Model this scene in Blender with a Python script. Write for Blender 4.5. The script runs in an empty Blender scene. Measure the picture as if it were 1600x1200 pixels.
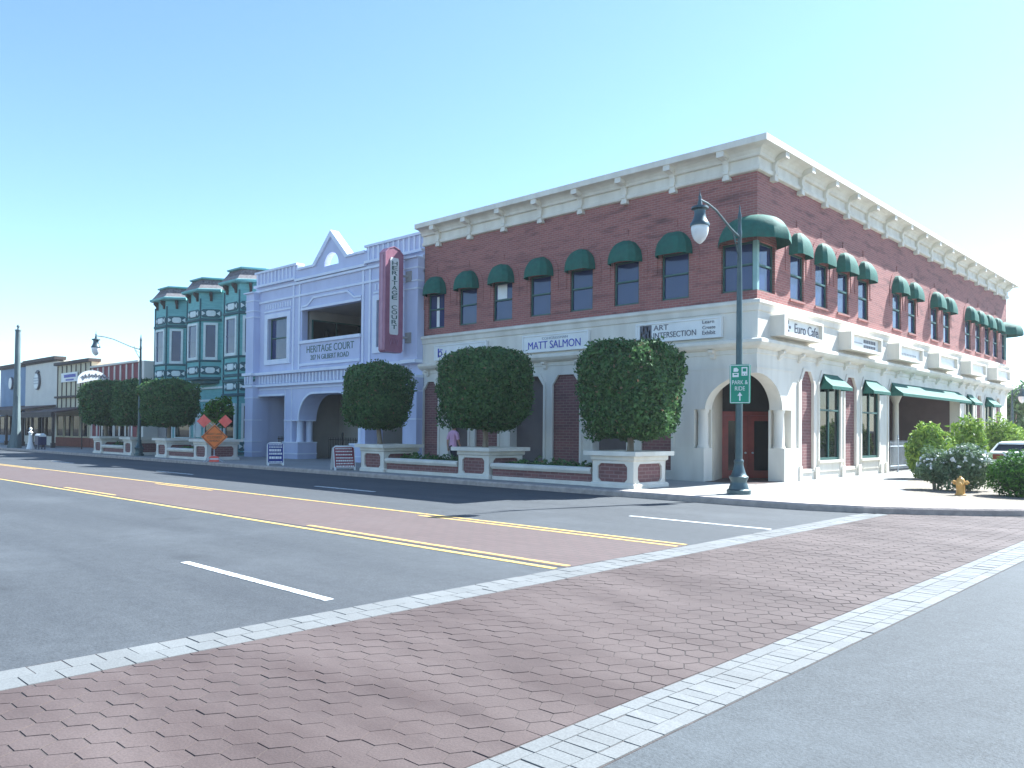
import bpy, bmesh, math, random
import numpy as np
from mathutils import Vector, Matrix
from mathutils import noise as mnoise
from mathutils.geometry import tessellate_polygon
from math import radians as rad, pi, sin, cos
random.seed(7); rng = np.random.default_rng(7)
scene = bpy.context.scene
col = scene.collection

# ---------------------------------------------------------------- camera, sky, sun, exposure
cam_data = bpy.data.cameras.new('camera'); cam = bpy.data.objects.new('camera', cam_data); col.objects.link(cam)
yaw, pitch, roll = 2.32781727, 0.0185875485, -0.00880374903
F = Vector((cos(pitch)*cos(yaw), cos(pitch)*sin(yaw), sin(pitch)))
r0 = Vector((sin(yaw), -cos(yaw), 0)); d0 = F.cross(r0)
RT = cos(roll)*r0+sin(roll)*d0; DN = -sin(roll)*r0+cos(roll)*d0
m = Matrix.Identity(4)
for i in range(3):
    m[i][0] = RT[i]; m[i][1] = -DN[i]; m[i][2] = -F[i]
m[0][3], m[1][3], m[2][3] = 11.06, -22.15, 1.65
cam.matrix_world = m
cam_data.sensor_width = 36; cam_data.lens = 1263.51/1600*36
cam_data.shift_y = 50/1600
cam_data.clip_end = 4000; cam_data.clip_start = 0.05
scene.camera = cam

SUN = Vector((0.285, 0.90, 1.0)).normalized()
world = bpy.data.worlds.new('World'); scene.world = world; world.use_nodes = True
wn = world.node_tree.nodes; wl = world.node_tree.links
sky = wn.new('ShaderNodeTexSky'); sky.sky_type = 'NISHITA'; sky.sun_disc = False
sky.sun_elevation = math.asin(SUN.z); sky.sun_rotation = math.atan2(SUN.x, SUN.y)
sky.air_density = 1.0; sky.dust_density = 0.35; sky.ozone_density = 1.6
wl.new(sky.outputs[0], wn['Background'].inputs[0]); wn['Background'].inputs[1].default_value = 0.080
sun_d = bpy.data.lights.new('sun', 'SUN'); sun_d.energy = 5.0; sun_d.angle = rad(0.5); sun_d.color = (1.0, 0.95, 0.88)
sun_o = bpy.data.objects.new('sun', sun_d); col.objects.link(sun_o)
sun_o.rotation_euler = (-SUN).to_track_quat('-Z', 'Y').to_euler(); sun_o.location = (40, 60, 80)
scene.view_settings.view_transform = 'Standard'; scene.view_settings.look = 'None'
scene.view_settings.exposure = 1.78; scene.view_settings.gamma = 1
scene.view_settings.use_white_balance = True; scene.view_settings.white_balance_temperature = 5750; scene.view_settings.white_balance_tint = 4

# ---------------------------------------------------------------- materials
def new_mat(name):
    mt = bpy.data.materials.new(name); mt.use_nodes = True
    nt = mt.node_tree; return mt, nt, nt.nodes, nt.links, nt.nodes['Principled BSDF']
def sock(nodes, links, kind, **kw):
    n = nodes.new(kind)
    for k, v in kw.items():
        if k.startswith('i_'):
            key = k[2:]; key = int(key) if key.isdigit() else key
            n.inputs[key].default_value = v
        else: setattr(n, k, v)
    return n
def c4(c): return (c[0], c[1], c[2], 1)
def coat(name, c1, c2=None, scale=3.0, rough=0.8, bump=0.0, bscale=40, metal=0.0, detail=4, ior=1.5, stretch=(1, 1, 1), lo=.35, hi=.65):
    """painted / plastered surface: two tones mixed by noise, fine bump"""
    mt, nt, N, L, P = new_mat(name)
    c2 = c2 or tuple(x*0.86 for x in c1)
    geo = N.new('ShaderNodeNewGeometry'); mp = N.new('ShaderNodeMapping'); mp.inputs['Scale'].default_value = stretch
    L.new(geo.outputs['Position'], mp.inputs[0])
    nz = sock(N, L, 'ShaderNodeTexNoise'); nz.inputs['Scale'].default_value = scale; nz.inputs['Detail'].default_value = detail
    L.new(mp.outputs[0], nz.inputs['Vector'])
    rp = N.new('ShaderNodeValToRGB'); rp.color_ramp.elements[0].position = lo; rp.color_ramp.elements[1].position = hi
    rp.color_ramp.elements[0].color = c4(c2); rp.color_ramp.elements[1].color = c4(c1)
    L.new(nz.outputs[0], rp.inputs[0]); L.new(rp.outputs[0], P.inputs['Base Color'])
    P.inputs['Roughness'].default_value = rough; P.inputs['Metallic'].default_value = metal; P.inputs['IOR'].default_value = ior
    if bump:
        n2 = N.new('ShaderNodeTexNoise'); n2.inputs['Scale'].default_value = bscale; n2.inputs['Detail'].default_value = 3
        L.new(geo.outputs['Position'], n2.inputs['Vector'])
        b = N.new('ShaderNodeBump'); b.inputs['Strength'].default_value = bump; b.inputs['Distance'].default_value = 0.02
        L.new(n2.outputs[0], b.inputs['Height']); L.new(b.outputs[0], P.inputs['Normal'])
    return mt
def brick_mat(name, ca, cb, mortar, bw=0.23, rh=0.077, ms=0.012, streak=True, flat=False, rough=.85, bump=.35, dark=(.07, .035, .035), samt=.5):
    mt, nt, N, L, P = new_mat(name)
    geo = N.new('ShaderNodeNewGeometry'); sp = N.new('ShaderNodeSeparateXYZ'); L.new(geo.outputs['Position'], sp.inputs[0])
    cb_ = N.new('ShaderNodeCombineXYZ')
    if flat:
        L.new(sp.outputs[0], cb_.inputs[0]); L.new(sp.outputs[1], cb_.inputs[1])
    else:
        ad = N.new('ShaderNodeMath'); L.new(sp.outputs[0], ad.inputs[0]); L.new(sp.outputs[1], ad.inputs[1])
        L.new(ad.outputs[0], cb_.inputs[0]); L.new(sp.outputs[2], cb_.inputs[1])
    bt = N.new('ShaderNodeTexBrick'); L.new(cb_.outputs[0], bt.inputs['Vector'])
    bt.inputs['Scale'].default_value = 1; bt.inputs['Brick Width'].default_value = bw; bt.inputs['Row Height'].default_value = rh
    bt.inputs['Mortar Size'].default_value = ms; bt.inputs['Mortar Smooth'].default_value = .3; bt.inputs['Bias'].default_value = -.1
    bt.inputs['Color1'].default_value = c4(ca); bt.inputs['Color2'].default_value = c4(cb); bt.inputs['Mortar'].default_value = c4(mortar)
    out = bt.outputs[0]
    if streak:
        mp = N.new('ShaderNodeMapping'); mp.inputs['Scale'].default_value = (.7, 3.6, 1) if not flat else (.5, .5, 1)
        L.new(cb_.outputs[0], mp.inputs[0])
        nz = N.new('ShaderNodeTexNoise'); nz.inputs['Scale'].default_value = 1.0; nz.inputs['Detail'].default_value = 5; nz.inputs['Roughness'].default_value = .65
        L.new(mp.outputs[0], nz.inputs['Vector'])
        rp = N.new('ShaderNodeMapRange'); rp.inputs[1].default_value = .5; rp.inputs[2].default_value = .72; rp.inputs[4].default_value = samt
        L.new(nz.outputs[0], rp.inputs[0])
        mx = N.new('ShaderNodeMixRGB'); mx.inputs[2].default_value = c4(dark)
        L.new(rp.outputs[0], mx.inputs[0]); L.new(bt.outputs[0], mx.inputs[1]); out = mx.outputs[0]
    L.new(out, P.inputs['Base Color']); P.inputs['Roughness'].default_value = rough
    b = N.new('ShaderNodeBump'); b.inputs['Strength'].default_value = bump; b.inputs['Distance'].default_value = 0.01; b.invert = True
    L.new(bt.outputs['Fac'], b.inputs['Height']); L.new(b.outputs[0], P.inputs['Normal'])
    return mt
def glass_mat(name, c, ior=2.3, rough=.03):
    mt, nt, N, L, P = new_mat(name)
    geo = N.new('ShaderNodeNewGeometry')
    nz = N.new('ShaderNodeTexNoise'); nz.inputs['Scale'].default_value = .9; nz.inputs['Detail'].default_value = 2
    L.new(geo.outputs['Position'], nz.inputs['Vector'])
    rp = N.new('ShaderNodeValToRGB'); rp.color_ramp.elements[0].color = c4([x*.7 for x in c]); rp.color_ramp.elements[1].color = c4([x*1.25 for x in c])
    L.new(nz.outputs[0], rp.inputs[0]); L.new(rp.outputs[0], P.inputs['Base Color'])
    b = N.new('ShaderNodeBump'); b.inputs['Strength'].default_value = .012; b.inputs['Distance'].default_value = .03
    L.new(nz.outputs[0], b.inputs['Height']); L.new(b.outputs[0], P.inputs['Normal'])
    P.inputs['Roughness'].default_value = rough; P.inputs['IOR'].default_value = ior
    return mt
def leaf_mat(name, ca, cb, cc=None, thr=.92, trans=.25):
    mt, nt, N, L, P = new_mat(name)
    geo = N.new('ShaderNodeNewGeometry')
    rp = N.new('ShaderNodeValToRGB'); e = rp.color_ramp.elements
    e[0].color = c4(ca); e[1].color = c4(cb); e[1].position = .85
    if cc:
        x = e.new(thr); x.color = c4(cb); y = e.new(min(.999, thr+.02)); y.color = c4(cc)
    L.new(geo.outputs['Random Per Island'], rp.inputs[0])
    L.new(rp.outputs[0], P.inputs['Base Color']); P.inputs['Roughness'].default_value = .65; P.inputs['Specular IOR Level'].default_value = .25
    tr = N.new('ShaderNodeBsdfTranslucent'); L.new(rp.outputs[0], tr.inputs[0])
    mx = N.new('ShaderNodeMixShader'); mx.inputs[0].default_value = trans
    L.new(P.outputs[0], mx.inputs[1]); L.new(tr.outputs[0], mx.inputs[2]); L.new(mx.outputs[0], N['Material Output'].inputs[0])
    return mt
def asphalt_mat(name, c1, c2, axis='x'):
    mt, nt, N, L, P = new_mat(name)
    geo = N.new('ShaderNodeNewGeometry')
    mp = N.new('ShaderNodeMapping'); mp.inputs['Scale'].default_value = (.12, .9, 1) if axis == 'x' else (.9, .12, 1)
    L.new(geo.outputs['Position'], mp.inputs[0])
    a = N.new('ShaderNodeTexNoise'); a.inputs['Scale'].default_value = 1.0; a.inputs['Detail'].default_value = 6; a.inputs['Roughness'].default_value = .65
    L.new(mp.outputs[0], a.inputs['Vector'])
    rp = N.new('ShaderNodeValToRGB'); rp.color_ramp.elements[0].position = .3; rp.color_ramp.elements[1].position = .7
    rp.color_ramp.elements[0].color = c4(c2); rp.color_ramp.elements[1].color = c4(c1); L.new(a.outputs[0], rp.inputs[0])
    s = N.new('ShaderNodeTexNoise'); s.inputs['Scale'].default_value = 42; s.inputs['Detail'].default_value = 3; s.inputs['Roughness'].default_value = .8
    L.new(geo.outputs['Position'], s.inputs['Vector'])
    m2 = N.new('ShaderNodeMapRange'); m2.inputs[1].default_value = .3; m2.inputs[2].default_value = .75; m2.inputs[3].default_value = .58; m2.inputs[4].default_value = 1.55
    L.new(s.outputs[0], m2.inputs[0])
    mx = N.new('ShaderNodeMixRGB'); mx.blend_type = 'MULTIPLY'; mx.inputs[0].default_value = 1
    L.new(rp.outputs[0], mx.inputs[1]); L.new(m2.outputs[0], mx.inputs[2])
    md = N.new('ShaderNodeTexNoise'); md.inputs['Scale'].default_value = 7; md.inputs['Detail'].default_value = 6; md.inputs['Roughness'].default_value = .75
    L.new(geo.outputs['Position'], md.inputs['Vector'])
    mr = N.new('ShaderNodeMapRange'); mr.inputs[1].default_value = .3; mr.inputs[2].default_value = .7; mr.inputs[3].default_value = .80; mr.inputs[4].default_value = 1.22
    L.new(md.outputs[0], mr.inputs[0])
    mk = N.new('ShaderNodeMixRGB'); mk.blend_type = 'MULTIPLY'; mk.inputs[0].default_value = 1
    L.new(mx.outputs[0], mk.inputs[1]); L.new(mr.outputs[0], mk.inputs[2])
    vo = N.new('ShaderNodeTexVoronoi'); vo.inputs['Scale'].default_value = .55; vo.inputs['Randomness'].default_value = 1
    L.new(geo.outputs['Position'], vo.inputs['Vector'])
    vr = N.new('ShaderNodeMapRange'); vr.inputs[1].default_value = .05; vr.inputs[2].default_value = .16; vr.inputs[3].default_value = .62; vr.inputs[4].default_value = 1.0
    L.new(vo.outputs['Distance'], vr.inputs[0])
    mx = N.new('ShaderNodeMixRGB'); mx.blend_type = 'MULTIPLY'; mx.inputs[0].default_value = .6
    L.new(mk.outputs[0], mx.inputs[1]); L.new(vr.outputs[0], mx.inputs[2])
    # pale scuffed patches
    q = N.new('ShaderNodeTexNoise'); q.inputs['Scale'].default_value = .35; q.inputs['Detail'].default_value = 7; q.inputs['Roughness'].default_value = .7
    L.new(geo.outputs['Position'], q.inputs['Vector'])
    m3 = N.new('ShaderNodeMapRange'); m3.inputs[1].default_value = .52; m3.inputs[2].default_value = .75; m3.inputs[4].default_value = .45
    L.new(q.outputs[0], m3.inputs[0])
    m4 = N.new('ShaderNodeMixRGB'); m4.inputs[2].default_value = c4([x*1.7 for x in c1])
    L.new(m3.outputs[0], m4.inputs[0]); L.new(mx.outputs[0], m4.inputs[1])
    L.new(m4.outputs[0], P.inputs['Base Color']); P.inputs['Roughness'].default_value = .8
    b = N.new('ShaderNodeBump'); b.inputs['Strength'].default_value = .5; b.inputs['Distance'].default_value = .01
    L.new(s.outputs[0], b.inputs['Height']); L.new(b.outputs[0], P.inputs['Normal'])
    return mt
def paver_mat(name, ca, cb, worn, wearamt=.6):
    mt, nt, N, L, P = new_mat(name)
    geo = N.new('ShaderNodeNewGeometry')
    rp = N.new('ShaderNodeValToRGB'); rp.color_ramp.elements[0].color = c4(ca); rp.color_ramp.elements[1].color = c4(cb)
    L.new(geo.outputs['Random Per Island'], rp.inputs[0])
    mp = N.new('ShaderNodeMapping'); mp.inputs['Scale'].default_value = (.32, 1.0, 1); mp.inputs['Rotation'].default_value = (0, 0, .06)
    L.new(geo.outputs['Position'], mp.inputs[0])
    q = N.new('ShaderNodeTexNoise'); q.inputs['Scale'].default_value = 1.1; q.inputs['Detail'].default_value = 6; q.inputs['Roughness'].default_value = .6
    L.new(mp.outputs[0], q.inputs['Vector'])
    m3 = N.new('ShaderNodeMapRange'); m3.inputs[1].default_value = .38; m3.inputs[2].default_value = .68; m3.inputs[4].default_value = wearamt
    L.new(q.outputs[0], m3.inputs[0])
    m4 = N.new('ShaderNodeMixRGB'); m4.inputs[2].default_value = c4(worn)
    L.new(m3.outputs[0], m4.inputs[0]); L.new(rp.outputs[0], m4.inputs[1])
    s = N.new('ShaderNodeTexNoise'); s.inputs['Scale'].default_value = 70; s.inputs['Detail'].default_value = 3
    L.new(geo.outputs['Position'], s.inputs['Vector'])
    m2 = N.new('ShaderNodeMapRange'); m2.inputs[1].default_value = .3; m2.inputs[2].default_value = .7; m2.inputs[3].default_value = .85; m2.inputs[4].default_value = 1.12
    L.new(s.outputs[0], m2.inputs[0])
    mx = N.new('ShaderNodeMixRGB'); mx.blend_type = 'MULTIPLY'; mx.inputs[0].default_value = 1
    L.new(m4.outputs[0], mx.inputs[1]); L.new(m2.outputs[0], mx.inputs[2])
    L.new(mx.outputs[0], P.inputs['Base Color']); P.inputs['Roughness'].default_value = .8
    b = N.new('ShaderNodeBump'); b.inputs['Strength'].default_value = .3; b.inputs['Distance'].default_value = .006
    L.new(s.outputs[0], b.inputs['Height']); L.new(b.outputs[0], P.inputs['Normal'])
    return mt

MT = dict(
 asphalt=asphalt_mat('asphalt', (.060, .065, .071), (.040, .044, .050)),
 asphalt2=asphalt_mat('asphalt_cross', (.060, .067, .073), (.043, .048, .053), 'y'),
 soil=coat('soil', (.13, .115, .10), (.09, .08, .07), .5, .95, .6, 8),
 gravel=coat('gravel', (.34, .29, .23), (.15, .125, .10), 30, .95, 1.0, 45),
 concrete=brick_mat('concrete', (.31, .30, .28), (.29, .28, .262), (.18, .17, .155), 1.5, 1.5, .012, True, True, .9, .2, (.25, .235, .215), .6),
 kerb=coat('kerb', (.46, .38, .33), (.32, .27, .24), 5, .9, .5, 30),
 paver=paver_mat('paver', (.052, .033, .030), (.063, .041, .037), (.112, .083, .076), .85),
 joint=coat('joint', (.080, .064, .059), (.045, .037, .035), 6, .95, .5, 60),
 white_paver=paver_mat('white_paver', (.150, .155, .154), (.18, .184, .182), (.125, .125, .122), .65),
 median=brick_mat('median', (.098, .068, .064), (.112, .078, .073), (.082, .064, .060), .30, .15, .014, True, True, .85, .5, (.112, .084, .080), .6),
 yellow=coat('yellow_paint', (.58, .39, .11), (.30, .21, .10), 9, .7, lo=.36, hi=.50, detail=9),
 white_line=coat('white_paint', (.62, .62, .61), (.30, .30, .30), 9, .7, lo=.36, hi=.50, detail=9),
 brick=brick_mat('brick', (.345, .125, .106), (.265, .098, .087), (.34, .21, .19), ms=.010, samt=.75),
 brick2=brick_mat('brick_panel', (.21, .090, .086), (.16, .070, .069), (.26, .17, .155), .30, .10, .014),
 cream=coat('cream_cornice', (.80, .755, .655), (.69, .64, .545), 1.2, .85, .25, 60, detail=8, stretch=(2, 2, .45)),
 stone=coat('pale_stucco', (.76, .715, .63), (.65, .605, .525), 1.0, .85, .25, 60, detail=8, stretch=(2, 2, .45)),
 stone_d=coat('tan_stucco', (.60, .53, .42), (.52, .45, .36), 1.3, .85, .25, 60),
 lav=coat('lavender_paint', (.56, .59, .76), (.49, .52, .69), .9, .85, .2, 60, detail=7, stretch=(1.6, 1.6, .5)),
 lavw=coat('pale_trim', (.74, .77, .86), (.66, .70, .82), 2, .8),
 lavin=coat('porch_wall', (.42, .40, .36), (.36, .34, .31), 1.2, .9),
 teal=coat('teal_paint', (.21, .47, .46), (.165, .39, .39), 2, .8, .15, 30, stretch=(1, 1, 6)),
 teald=coat('dark_teal', (.05, .13, .15), (.035, .10, .12), 2, .7),
 tealw=coat('teal_white', (.74, .80, .78), (.64, .70, .68), 3, .8),
 shingle=coat('shingle', (.22, .19, .19), (.09, .075, .08), 9, .95, .6, 20),
 shingle2=coat('pale_shingle', (.26, .235, .235), (.19, .17, .17), 9, .95, .5, 20),
 awning=coat('green_canvas', (.014, .118, .084), (.010, .090, .064), 6, .75, .3, 18),
 frame=coat('green_frame', (.035, .11, .095), (.025, .085, .075), 3, .5),
 frame_l=coat('pale_green_post', (.30, .46, .44), (.25, .40, .38), 3, .6),
 glass=glass_mat('window_glass', (.028, .042, .125), 1.55),
 glass_far=glass_mat('porch_glass', (.014, .014, .017), 1.14),
 glass_dim=glass_mat('shop_glass', (.008, .011, .012), 1.38),
 patio=coat('patio_paint', (.15, .098, .094), (.11, .072, .070), 1.2, .9, .2, 40),
 taupe=coat('taupe_recess', (.135, .115, .112), (.10, .085, .083), 1.2, .9, .2, 40),
 navy_d=coat('dark_navy', (.018, .022, .085), (.014, .016, .06), 3, .5),
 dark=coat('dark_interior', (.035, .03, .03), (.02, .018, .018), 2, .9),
 red=coat('red_paint', (.26, .035, .025), (.19, .025, .02), 4, .45),
 tile=coat('floor_tile', (.12, .08, .07), (.08, .055, .05), 4, .7),
 sign_w=coat('sign_white', (.80, .80, .78), (.72, .72, .70), 2, .5),
 blue_t=coat('blue_lettering', (.03, .05, .42), (.025, .04, .36), 4, .5),
 grey_t=coat('grey_lettering', (.13, .13, .15), (.09, .09, .11), 4, .6),
 pale_t=coat('faded_lettering', (.42, .43, .45), (.36, .37, .40), 4, .6),
 pole=coat('green_grey_metal', (.075, .115, .125), (.055, .09, .10), 4, .4, metal=.4),
 lampglass=coat('frosted_glass', (.80, .80, .78), (.70, .70, .68), 5, .15),
 sgreen=coat('sign_green', (.005, .26, .15), (.005, .23, .13), 2, .4),
 pink=coat('pink_enamel', (.36, .15, .21), (.30, .12, .18), 3, .45),
 pink2=coat('pink_edge', (.42, .22, .30), (.36, .17, .25), 3, .45),
 orange=coat('orange_sign', (.95, .25, .04), (.88, .20, .03), 3, .5),
 flag=coat('flag_red', (.98, .20, .15), (.92, .15, .11), 5, .7),
 black=coat('black_metal', (.02, .02, .022), (.014, .014, .016), 5, .5),
 fence=coat('grey_iron', (.55, .58, .60), (.45, .48, .50), 5, .5),
 bark=coat('bark', (.34, .28, .21), (.2, .16, .12), 9, .95, .6, 25, stretch=(1, 1, .3)),
 leaf=leaf_mat('topiary_leaf', (.038, .090, .038), (.115, .220, .070), (.25, .17, .10), .97),
 leaf_y=leaf_mat('bright_leaf', (.085, .19, .03), (.36, .48, .085), None),
 leaf_g=leaf_mat('oleander_leaf', (.07, .125, .065), (.19, .27, .14), None),
 leaf_d=leaf_mat('hedge_leaf', (.014, .050, .014), (.10, .24, .028), None),
 leaf_f=leaf_mat('far_leaf', (.09, .19, .07), (.22, .34, .13), None),
 flower=coat('white_flower', (.85, .85, .82), (.78, .78, .74), 6, .6),
 hydrant=coat('yellow_hydrant', (.62, .36, .09), (.50, .27, .07), 6, .5),
 car=coat('white_car', (.85, .86, .87), (.83, .84, .85), 1, .15),
 rubber=coat('rubber', (.02, .02, .02), (.015, .015, .015), 5, .9),
 wood_g=coat('grey_concrete_pole', (.15, .195, .20), (.095, .13, .135), 3, .85, .3, 30, stretch=(1, 1, .2)),
 shop_b=coat('blue_shop_paint', (.22, .30, .42), (.18, .25, .36), 1, .85),
 shop_c=coat('cream_shop_paint', (.72, .68, .60), (.66, .62, .55), 1, .85),
 shop_y=coat('plank_paint', (.62, .56, .40), (.55, .49, .35), 1, .85),
 shop_t=coat('brown_trim', (.075, .058, .052), (.055, .042, .038), 2, .8),
 stripe_r=coat('red_stripe', (.25, .06, .065), (.20, .05, .055), 2, .8),
 grey_wall=coat('grey_wall', (.34, .32, .31), (.28, .27, .26), 2, .9),
 brown_roof=coat('brown_roof', (.15, .10, .085), (.10, .07, .06), 5, .9, .3, 20),
 redbase=coat('brick_base', (.24, .085, .06), (.18, .065, .05), 5, .9),
 skin=coat('skin', (.50, .28, .20), (.45, .25, .18), 8, .6),
 shirt=coat('pink_shirt', (.72, .42, .60), (.62, .35, .52), 9, .9),
 trousers=coat('dark_trousers', (.035, .035, .05), (.025, .025, .04), 6, .9),
 hair=coat('hair', (.035, .022, .016), (.02, .014, .01), 30, .8),
 navy=coat('navy_board', (.02, .03, .22), (.015, .025, .18), 3, .5),
 maroon=coat('maroon_board', (.26, .03, .05), (.2, .025, .04), 3, .5),
)

# ---------------------------------------------------------------- mesh helpers
def world_loc(o):
    p = Vector((0, 0, 0))
    while o is not None: p += o.location; o = o.parent
    return p
FR_L = lambda y=0.0: (Vector((0, y, 0)), Vector((1, 0, 0)), Vector((0, 0, 1)), Vector((0, -1, 0)))   # street front: u = x, v = z
FR_R = lambda x=0.0: (Vector((x, 0, 0)), Vector((0, 1, 0)), Vector((0, 0, 1)), Vector((1, 0, 0)))    # side front: u = y, v = z
def FR_2(a, b):   # wall running from a to b in plan, u measured from a, normal to the right of a->b
    a = Vector((a[0], a[1], 0)); b = Vector((b[0], b[1], 0)); u = (b-a).normalized()
    return (a, u, Vector((0, 0, 1)), Vector((u.y, -u.x, 0)))
def P3(fr, u, v, n=0): return fr[0]+fr[1]*u+fr[2]*v+fr[3]*n
class MB:
    def __init__(s): s.v = []; s.f = []; s.m = []; s.s = []
    def add(s, vs, fs, mi=0, sm=False):
        b = len(s.v); s.v += [tuple(x) for x in vs]
        for f in fs: s.f.append([b+i for i in f]); s.m.append(mi); s.s.append(sm)
    def box(s, x0, x1, y0, y1, z0, z1, mi=0):
        s.add([(x0,y0,z0),(x1,y0,z0),(x1,y1,z0),(x0,y1,z0),(x0,y0,z1),(x1,y0,z1),(x1,y1,z1),(x0,y1,z1)],
              [(0,3,2,1),(4,5,6,7),(0,1,5,4),(1,2,6,5),(2,3,7,6),(3,0,4,7)], mi); return s
    def fbox(s, fr, u0, u1, v0, v1, n0, n1, mi=0):
        q = [P3(fr,u0,v0,n1),P3(fr,u1,v0,n1),P3(fr,u1,v0,n0),P3(fr,u0,v0,n0),P3(fr,u0,v1,n1),P3(fr,u1,v1,n1),P3(fr,u1,v1,n0),P3(fr,u0,v1,n0)]
        s.add(q, [(0,3,2,1),(4,5,6,7),(0,1,5,4),(1,2,6,5),(2,3,7,6),(3,0,4,7)], mi); return s
    def slab(s, fr, outer, holes=(), n0=0.0, n1=-.3, mi=0, ms=None, back=False, outside=True):
        ms = mi if ms is None else ms
        loops = [list(outer)]+[list(h) for h in holes]
        pts = [p for l in loops for p in l]
        tris = tessellate_polygon([[Vector((p[0], p[1], 0)) for p in l] for l in loops])
        fs = []
        for t in tris:
            a, b, c = [pts[i] for i in t]
            ar = (b[0]-a[0])*(c[1]-a[1])-(b[1]-a[1])*(c[0]-a[0])
            if abs(ar) < 1e-9: continue
            fs.append(tuple(t) if ar > 0 else tuple(t[::-1]))
        s.add([P3(fr, p[0], p[1], n0) for p in pts], fs, mi)
        if back: s.add([P3(fr, p[0], p[1], n1) for p in pts], [f[::-1] for f in fs], mi)
        for li, l in enumerate(loops):
            if li == 0 and not outside: continue
            ar = sum(l[i][0]*l[(i+1)%len(l)][1]-l[(i+1)%len(l)][0]*l[i][1] for i in range(len(l)))
            if (ar < 0) == (li == 0): l = l[::-1]
            k = len(l); vs = [P3(fr, p[0], p[1], n0) for p in l]+[P3(fr, p[0], p[1], n1) for p in l]
            s.add(vs, [(i, i+k, (i+1)%k+k, (i+1)%k) for i in range(k)], ms)
        return s
    def sweep(s, path, prof, mi=0, cap=True):
        """profile (out, z) carried along a plan path; out is to the right of travel"""
        n = len(path); rows = []
        for i, p in enumerate(path):
            p = Vector(p); d1 = (p-Vector(path[i-1])).normalized() if i else None
            d2 = (Vector(path[i+1])-p).normalized() if i < n-1 else None
            d1 = d1 or d2; d2 = d2 or d1
            n1 = Vector((d1.y, -d1.x)); n2 = Vector((d2.y, -d2.x)); mm = (n1+n2).normalized(); mm = mm/max(.2, mm.dot(n1))
            rows.append([(p.x+mm.x*o, p.y+mm.y*o, z) for o, z in prof])
        k = len(prof)
        s.add([q for r in rows for q in r], [(i*k+j, i*k+j+1, (i+1)*k+j+1, (i+1)*k+j) for i in range(n-1) for j in range(k-1)], mi)
        if cap:
            s.add(rows[0], [tuple(range(k))[::-1]], mi); s.add(rows[-1], [tuple(range(k))], mi)
        return s
    def cyl(s, p0, p1, r0, r1=None, n=12, mi=0, cap=True):
        return s.tube([p0, p1], [r0, r0 if r1 is None else r1], n, mi, cap)
    def tube(s, pts, rs, n=10, mi=0, cap=True):
        pts = [Vector(p) for p in pts]
        if not hasattr(rs, '__len__'): rs = [rs]*len(pts)
        t0 = (pts[1]-pts[0]).normalized(); a = t0.orthogonal().normalized(); vs = []
        for i, p in enumerate(pts):
            t = (pts[min(i+1, len(pts)-1)]-pts[max(i-1, 0)]).normalized()
            a = (a-t*a.dot(t)).normalized(); b = t.cross(a)
            vs += [p+(a*cos(2*pi*k/n)+b*sin(2*pi*k/n))*rs[i] for k in range(n)]
        s.add(vs, [(i*n+k, i*n+(k+1)%n, (i+1)*n+(k+1)%n, (i+1)*n+k) for i in range(len(pts)-1) for k in range(n)], mi, True)
        if cap:
            s.add(vs[:n], [tuple(range(n))[::-1]], mi); s.add(vs[-n:], [tuple(range(n))], mi)
        return s
    def lathe(s, c, prof, n=16, mi=0, axis=None):
        c = Vector(c); ax = Vector(axis or (0, 0, 1)).normalized(); a = ax.orthogonal().normalized(); b = ax.cross(a)
        vs = [c+ax*z+(a*cos(2*pi*k/n)+b*sin(2*pi*k/n))*r for r, z in prof for k in range(n)]
        s.add(vs, [(i*n+k, i*n+(k+1)%n, (i+1)*n+(k+1)%n, (i+1)*n+k) for i in range(len(prof)-1) for k in range(n)], mi, True)
        s.add(vs[:n], [tuple(range(n))[::-1]], mi); s.add(vs[-n:], [tuple(range(n))], mi)
        return s
    def text(s, fr, string, u0, v0, w=None, h=None, n=0.0, mi=0, depth=.012, spacing=1.0):
        """lettering: lower left corner at (u0, v0), stretched to width w and cap height h"""
        cu = bpy.data.curves.new('t', 'FONT'); cu.body = string; cu.size = 1; cu.extrude = 0; cu.space_character = spacing
        ob = bpy.data.objects.new('t', cu); col.objects.link(ob)
        bpy.context.view_layer.update()
        me = bpy.data.meshes.new_from_object(ob.evaluated_get(bpy.context.evaluated_depsgraph_get()))
        vs = [v.co.copy() for v in me.vertices]; fs = [tuple(p.vertices) for p in me.polygons]
        bpy.data.objects.remove(ob); bpy.data.curves.remove(cu); bpy.data.meshes.remove(me)
        if not vs: return s
        x0 = min(v.x for v in vs); x1 = max(v.x for v in vs); y0 = min(v.y for v in vs); y1 = max(v.y for v in vs)
        sy = h/(y1-y0) if h else 1; sx = w/(x1-x0) if w else sy
        if not h: sy = sx
        def mp(v, nn): return P3(fr, u0+(v.x-x0)*sx, v0+(v.y-y0)*sy, nn)
        s.add([mp(v, n+depth) for v in vs], fs, mi)
        ec = {}
        for f in fs:
            for i in range(len(f)):
                e = (f[i], f[(i+1)%len(f)]); ec[e] = 1
        side = [e for e in ec if (e[1], e[0]) not in ec]
        k = len(vs)
        s.add([mp(v, n+depth) for v in vs]+[mp(v, n) for v in vs], [(a, a+k, b+k, b) for a, b in side], mi)
        return s
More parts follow.
